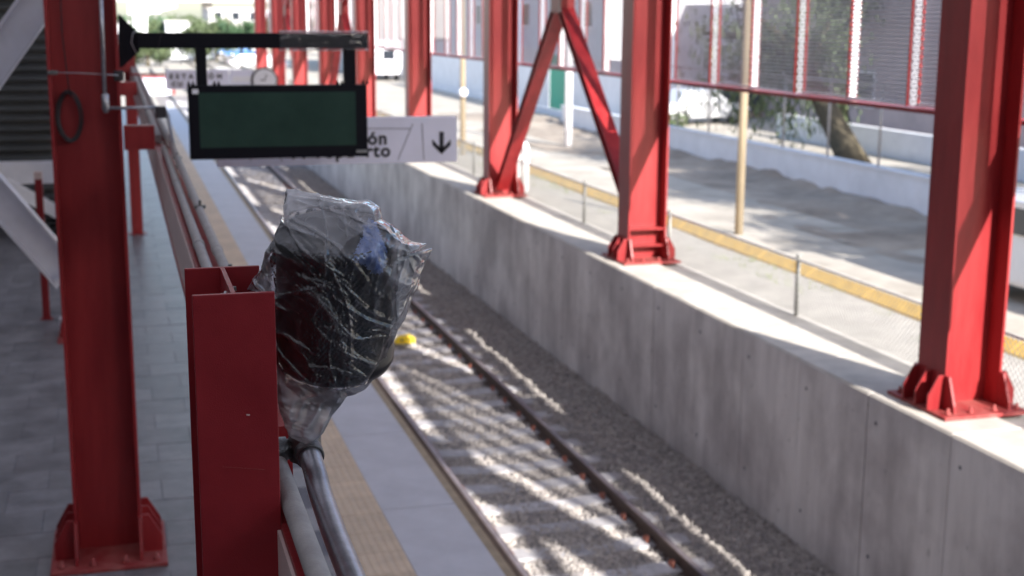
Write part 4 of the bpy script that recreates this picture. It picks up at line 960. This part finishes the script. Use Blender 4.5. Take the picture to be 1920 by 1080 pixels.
# white box van
p = at(727, 152, 2, SZ); vx_, vy_ = p[0], p[1]
t = thing('box_van', 'white box van seen between the fifth and fourth red columns', 'van', (vx_, vy_, SZ))
mb = MB(); mb.box(vx_-1.1, vx_+1.1, vy_, vy_+4.2, SZ+.5, SZ+3.0); mb.build('cargo_box', 'white', t, bevel=.03)
mb = MB(); mb.box(vx_-.9, vx_+.9, vy_+4.22, vy_+5.6, SZ+.4, SZ+2.1); mb.build('cab', 'white', t, bevel=.15)
for s in (-1, 1):
    for y in (vy_+.9, vy_+4.9): mb = MB(); mb.lathe((vx_+s*.85, y, SZ+.4), [(.3, -.12), (.4, -.1), (.4, .1), (.3, .12)], 16, (1, 0, 0)); mb.build('wheel', 'tyre', t)
mb = MB(); mb.box(vx_-.35, vx_+.55, vy_-.02, vy_-.002, SZ+1.6, SZ+2.3); mb.build('rear_window', 'glass', t)

# ------------------------------------------------------------------ trees
def leaves(C_, R3, n, size, seed, droop=0):
    r = np.random.default_rng(seed); nc = max(6, n//90); th_ = r.uniform(0, 2*math.pi, nc); ph = r.uniform(-1, 1, nc); rad_ = r.random(nc)**.4
    cc = np.stack([np.cos(th_)*np.sqrt(1-ph**2), np.sin(th_)*np.sqrt(1-ph**2), ph], 1)*rad_[:, None]*np.array(R3)
    idx = r.integers(0, nc, n); P = cc[idx]+r.normal(0, 1, (n, 3))*np.array(R3)*.16
    if droop: P[:, 2] -= droop*r.random(n)**2
    P = P+np.array(C_)
    a = r.normal(0, 1, (n, 3)); a /= np.linalg.norm(a, axis=1)[:, None]; b = np.cross(a, r.normal(0, 1, (n, 3))); b /= np.linalg.norm(b, axis=1)[:, None]
    if droop: a = a*.5+np.array([0, 0, -1]); 
    s = r.uniform(.6, 1.3, n)[:, None]*size
    V = np.stack([P-a*s, P+b*s*.4, P+a*s, P-b*s*.4], 1).reshape(-1, 3); return V, np.arange(4*n).reshape(-1, 4)
def tree(lab, x, y, z, h, R3, n, size, mt='leaf', seed=1, lean=0, droop=0, tr_=.2, group=None, ctop=None):
    t = thing('tree', lab, 'tree', (x, y, z), group); top = ctop or Vector((x+lean*h, y, z+h))
    mb = MB(); base = Vector((x, y, z-.1)); k = 6
    pts = [base.lerp(top, i/k)+Vector((math.sin(i*1.7+seed)*.12*i/k, math.cos(i*1.3+seed)*.12*i/k, 0)) for i in range(k+1)]
    mb.tube(pts, [tr_*(1-.6*i/k) for i in range(k+1)], 10); tk = mb.build('trunk', 'bark', t)
    rr2 = random.Random(seed)
    for j in range(6):
        a = pts[3+j % 3]; e = top+Vector((rr2.uniform(-1, 1)*R3[0]*.8, rr2.uniform(-1, 1)*R3[1]*.8, rr2.uniform(-.3, .8)*R3[2])); mb = MB(); mb.tube([a, a.lerp(e, .5)+Vector((0, 0, .2)), e], [tr_*.4, tr_*.25, tr_*.08], 7); mb.build('limb', 'bark', t)
    V, Fq = leaves(top, R3, n, size, seed, droop); npmesh('crown', V, Fq, mt, parent=t)
    return t
# leaning pepper tree by the far white wall
tree('leaning pepper tree with drooping foliage before the tall white wall', 22.3, 37.9, SZ, 4.6, (3.0, 3.0, 1.4), 5200, .12, 'leaf', 3, droop=2.8, tr_=.5, ctop=Vector((22.3, 43.2, 3.4)))
tree('drooping green tree right of the nearest red column', 23.5, 20.0, SZ, 5.0, (2.6, 2.6, 2.0), 8000, .10, 'leaf', 5, droop=2.6, tr_=.25)
tree('tree behind the perforated screen next to the second red column', 28.5, 50, SZ, 6.0, (2.4, 2.8, 1.6), 3500, .12, 'leaf', 8, droop=.4, tr_=.25)
for k, (x, y, hgt, rr3) in enumerate([(20.2, 12.5, 7.0, (3.2, 3.8, 1.5)), (23.5, 14.0, 7.5, (3.4, 3.8, 1.5)), (21.3, 19.5, 8.5, (3.0, 4.0, 1.4)), (23, 28, 9, (3.4, 4.2, 1.5)), (24.5, 21, 8.5, (3.5, 3.8, 1.6))]):
    tree('tall street tree shading the dirt verge, ' + ['closest to the fence', 'just inland of the closest one', 'with the flattest crown', 'farthest from the camera', 'behind the parked estate car'][k], x, y, SZ, hgt, rr3, 11000, .19, 'leaf', 20+k, droop=.4, tr_=.28, group='street trees shading the verge')
# far trees
for k, (u, dd, hgt, w_, mt) in enumerate([(452, 150, 3.6, 4.6, 'leaf_dark'), (405, 165, 3.0, 5, 'leaf'), (365, 160, 2.6, 4, 'leaf'), (300, 175, 3.0, 6, 'leaf_dark'), (275, 150, 2.2, 4, 'leaf'), (520, 170, 3.4, 6, 'leaf_dark'), (620, 190, 4, 8, 'leaf'), (720, 180, 4, 8, 'leaf_dark'), (340, 240, 3.5, 8, 'leaf'), (240, 200, 3.5, 7, 'leaf_dark')]):
    d = ray(u, 60); px_ = d/d[1]*dd
    tree('distant green tree at the far end of the tracks, %s' % ['right of the white building', 'in the middle gap', 'pale one left of the middle', 'dark one at the left', 'small one by the white frame', 'behind the far columns', 'behind the sixth column', 'behind the fifth column', 'farthest one', 'leftmost'][k], px_[0], dd, -1.2, hgt, (w_*.6, w_*.5, 2.0), 1800, .28, mt, 40+k, tr_=.2)
for k, (x, y) in enumerate([(22.0, 54.2), (30, 64)]):
    V, Fq = leaves((x, y, SZ+.45), (1.4, .7, .4), 1500, .12, 70+k); o = npmesh('hedge', V, Fq, 'leaf', loc=(x, y, SZ)); tag(o, ['green hedge left of the parked white car', 'green hedge behind the parked cars'][k], 'hedge')
# viaduct
t = thing('viaduct', 'pale concrete viaduct crossing behind the tracks in the distance', 'viaduct', (10, 245, -1.2))
za = CAM[2]+(36-9)/2550*245; mb = MB(); mb.box(-60, 120, 245, 256, za, za+1.2); mb.build('deck', 'con_far', t); mb = MB(); mb.box(-60, 120, 244.8, 245, za+1.1, za+2.4); mb.build('parapet', 'whitewall', t)
for x in range(-50, 120, 22): mb = MB(); mb.box(x-.8, x+.8, 248, 252, -1.3, za); mb.build('pier', 'con_far', t)
# white frame structure at upper left
t = thing('white_steel_frame', 'white steel footbridge frame in the distance above the display bracket', 'steel frame', at(262, 60, 1, 62))
_wn = [0]
def wl(a, b, w_=.16):
    _wn[0] += 1; w_ += .012*_wn[0]
    return MB().bar(at(*a, 1, 62), at(*b, 1, 62), w_, w_).build('member', 'white', t)
for a, b in (((272, -8), (272, 62)), ((254, -8), (254, 50)), ((244, 5), (262, 50)), ((240, 14), (330, 10)), ((240, 22), (300, 20)), ((300, -8), (262, 24)), ((330, 8), (275, 22)), ((262, 30), (262, 58))): wl(a, b)
# extra tracks fading at the far end
for k, x in enumerate((8.6, 12.4)):
    t = thing('railway_track', ['distant siding just beyond the end of the concrete wall', 'distant outer siding beyond the end of the wall'][k], 'railway track', (x, 92, -1.2), 'distant sidings')
    for dx in (-.75, .75): mb = MB(); mb.box(x+dx-.04, x+dx+.04, 92, 180, -1.249, -1.1); mb.build('rail', 'rail_side', t)
# grass tufts at the kerb and verge
V = []; Fq = []; r = np.random.default_rng(5)
for k in range(900):
    if k < 450: x, y, z = r.uniform(10.6, 12.0), r.uniform(10, 45), SZ
    else: x, y, z = r.uniform(19.9, 20.5), r.uniform(18, 50), SZ+.3
    if vnoise(np.array([[x*1.2, y*.8, 0]]), 77)[0] < .55: continue
    for j in range(6):
        a = r.uniform(0, 6.28); l_ = r.uniform(.05, .16); b = len(V); bx, by = x+r.normal()*.08, y+r.normal()*.08
        V += [(bx, by, z-.02), (bx+.015, by+.01, z-.02), (bx+math.cos(a)*l_*.5, by+math.sin(a)*l_*.5, z+l_)]; Fq.append((b, b+1, b+2))
o = npmesh('dry_grass', V, Fq, 'grass'); tag(o, 'sparse dry grass tufts along the kerb and the low white wall', 'grass', kind='stuff')
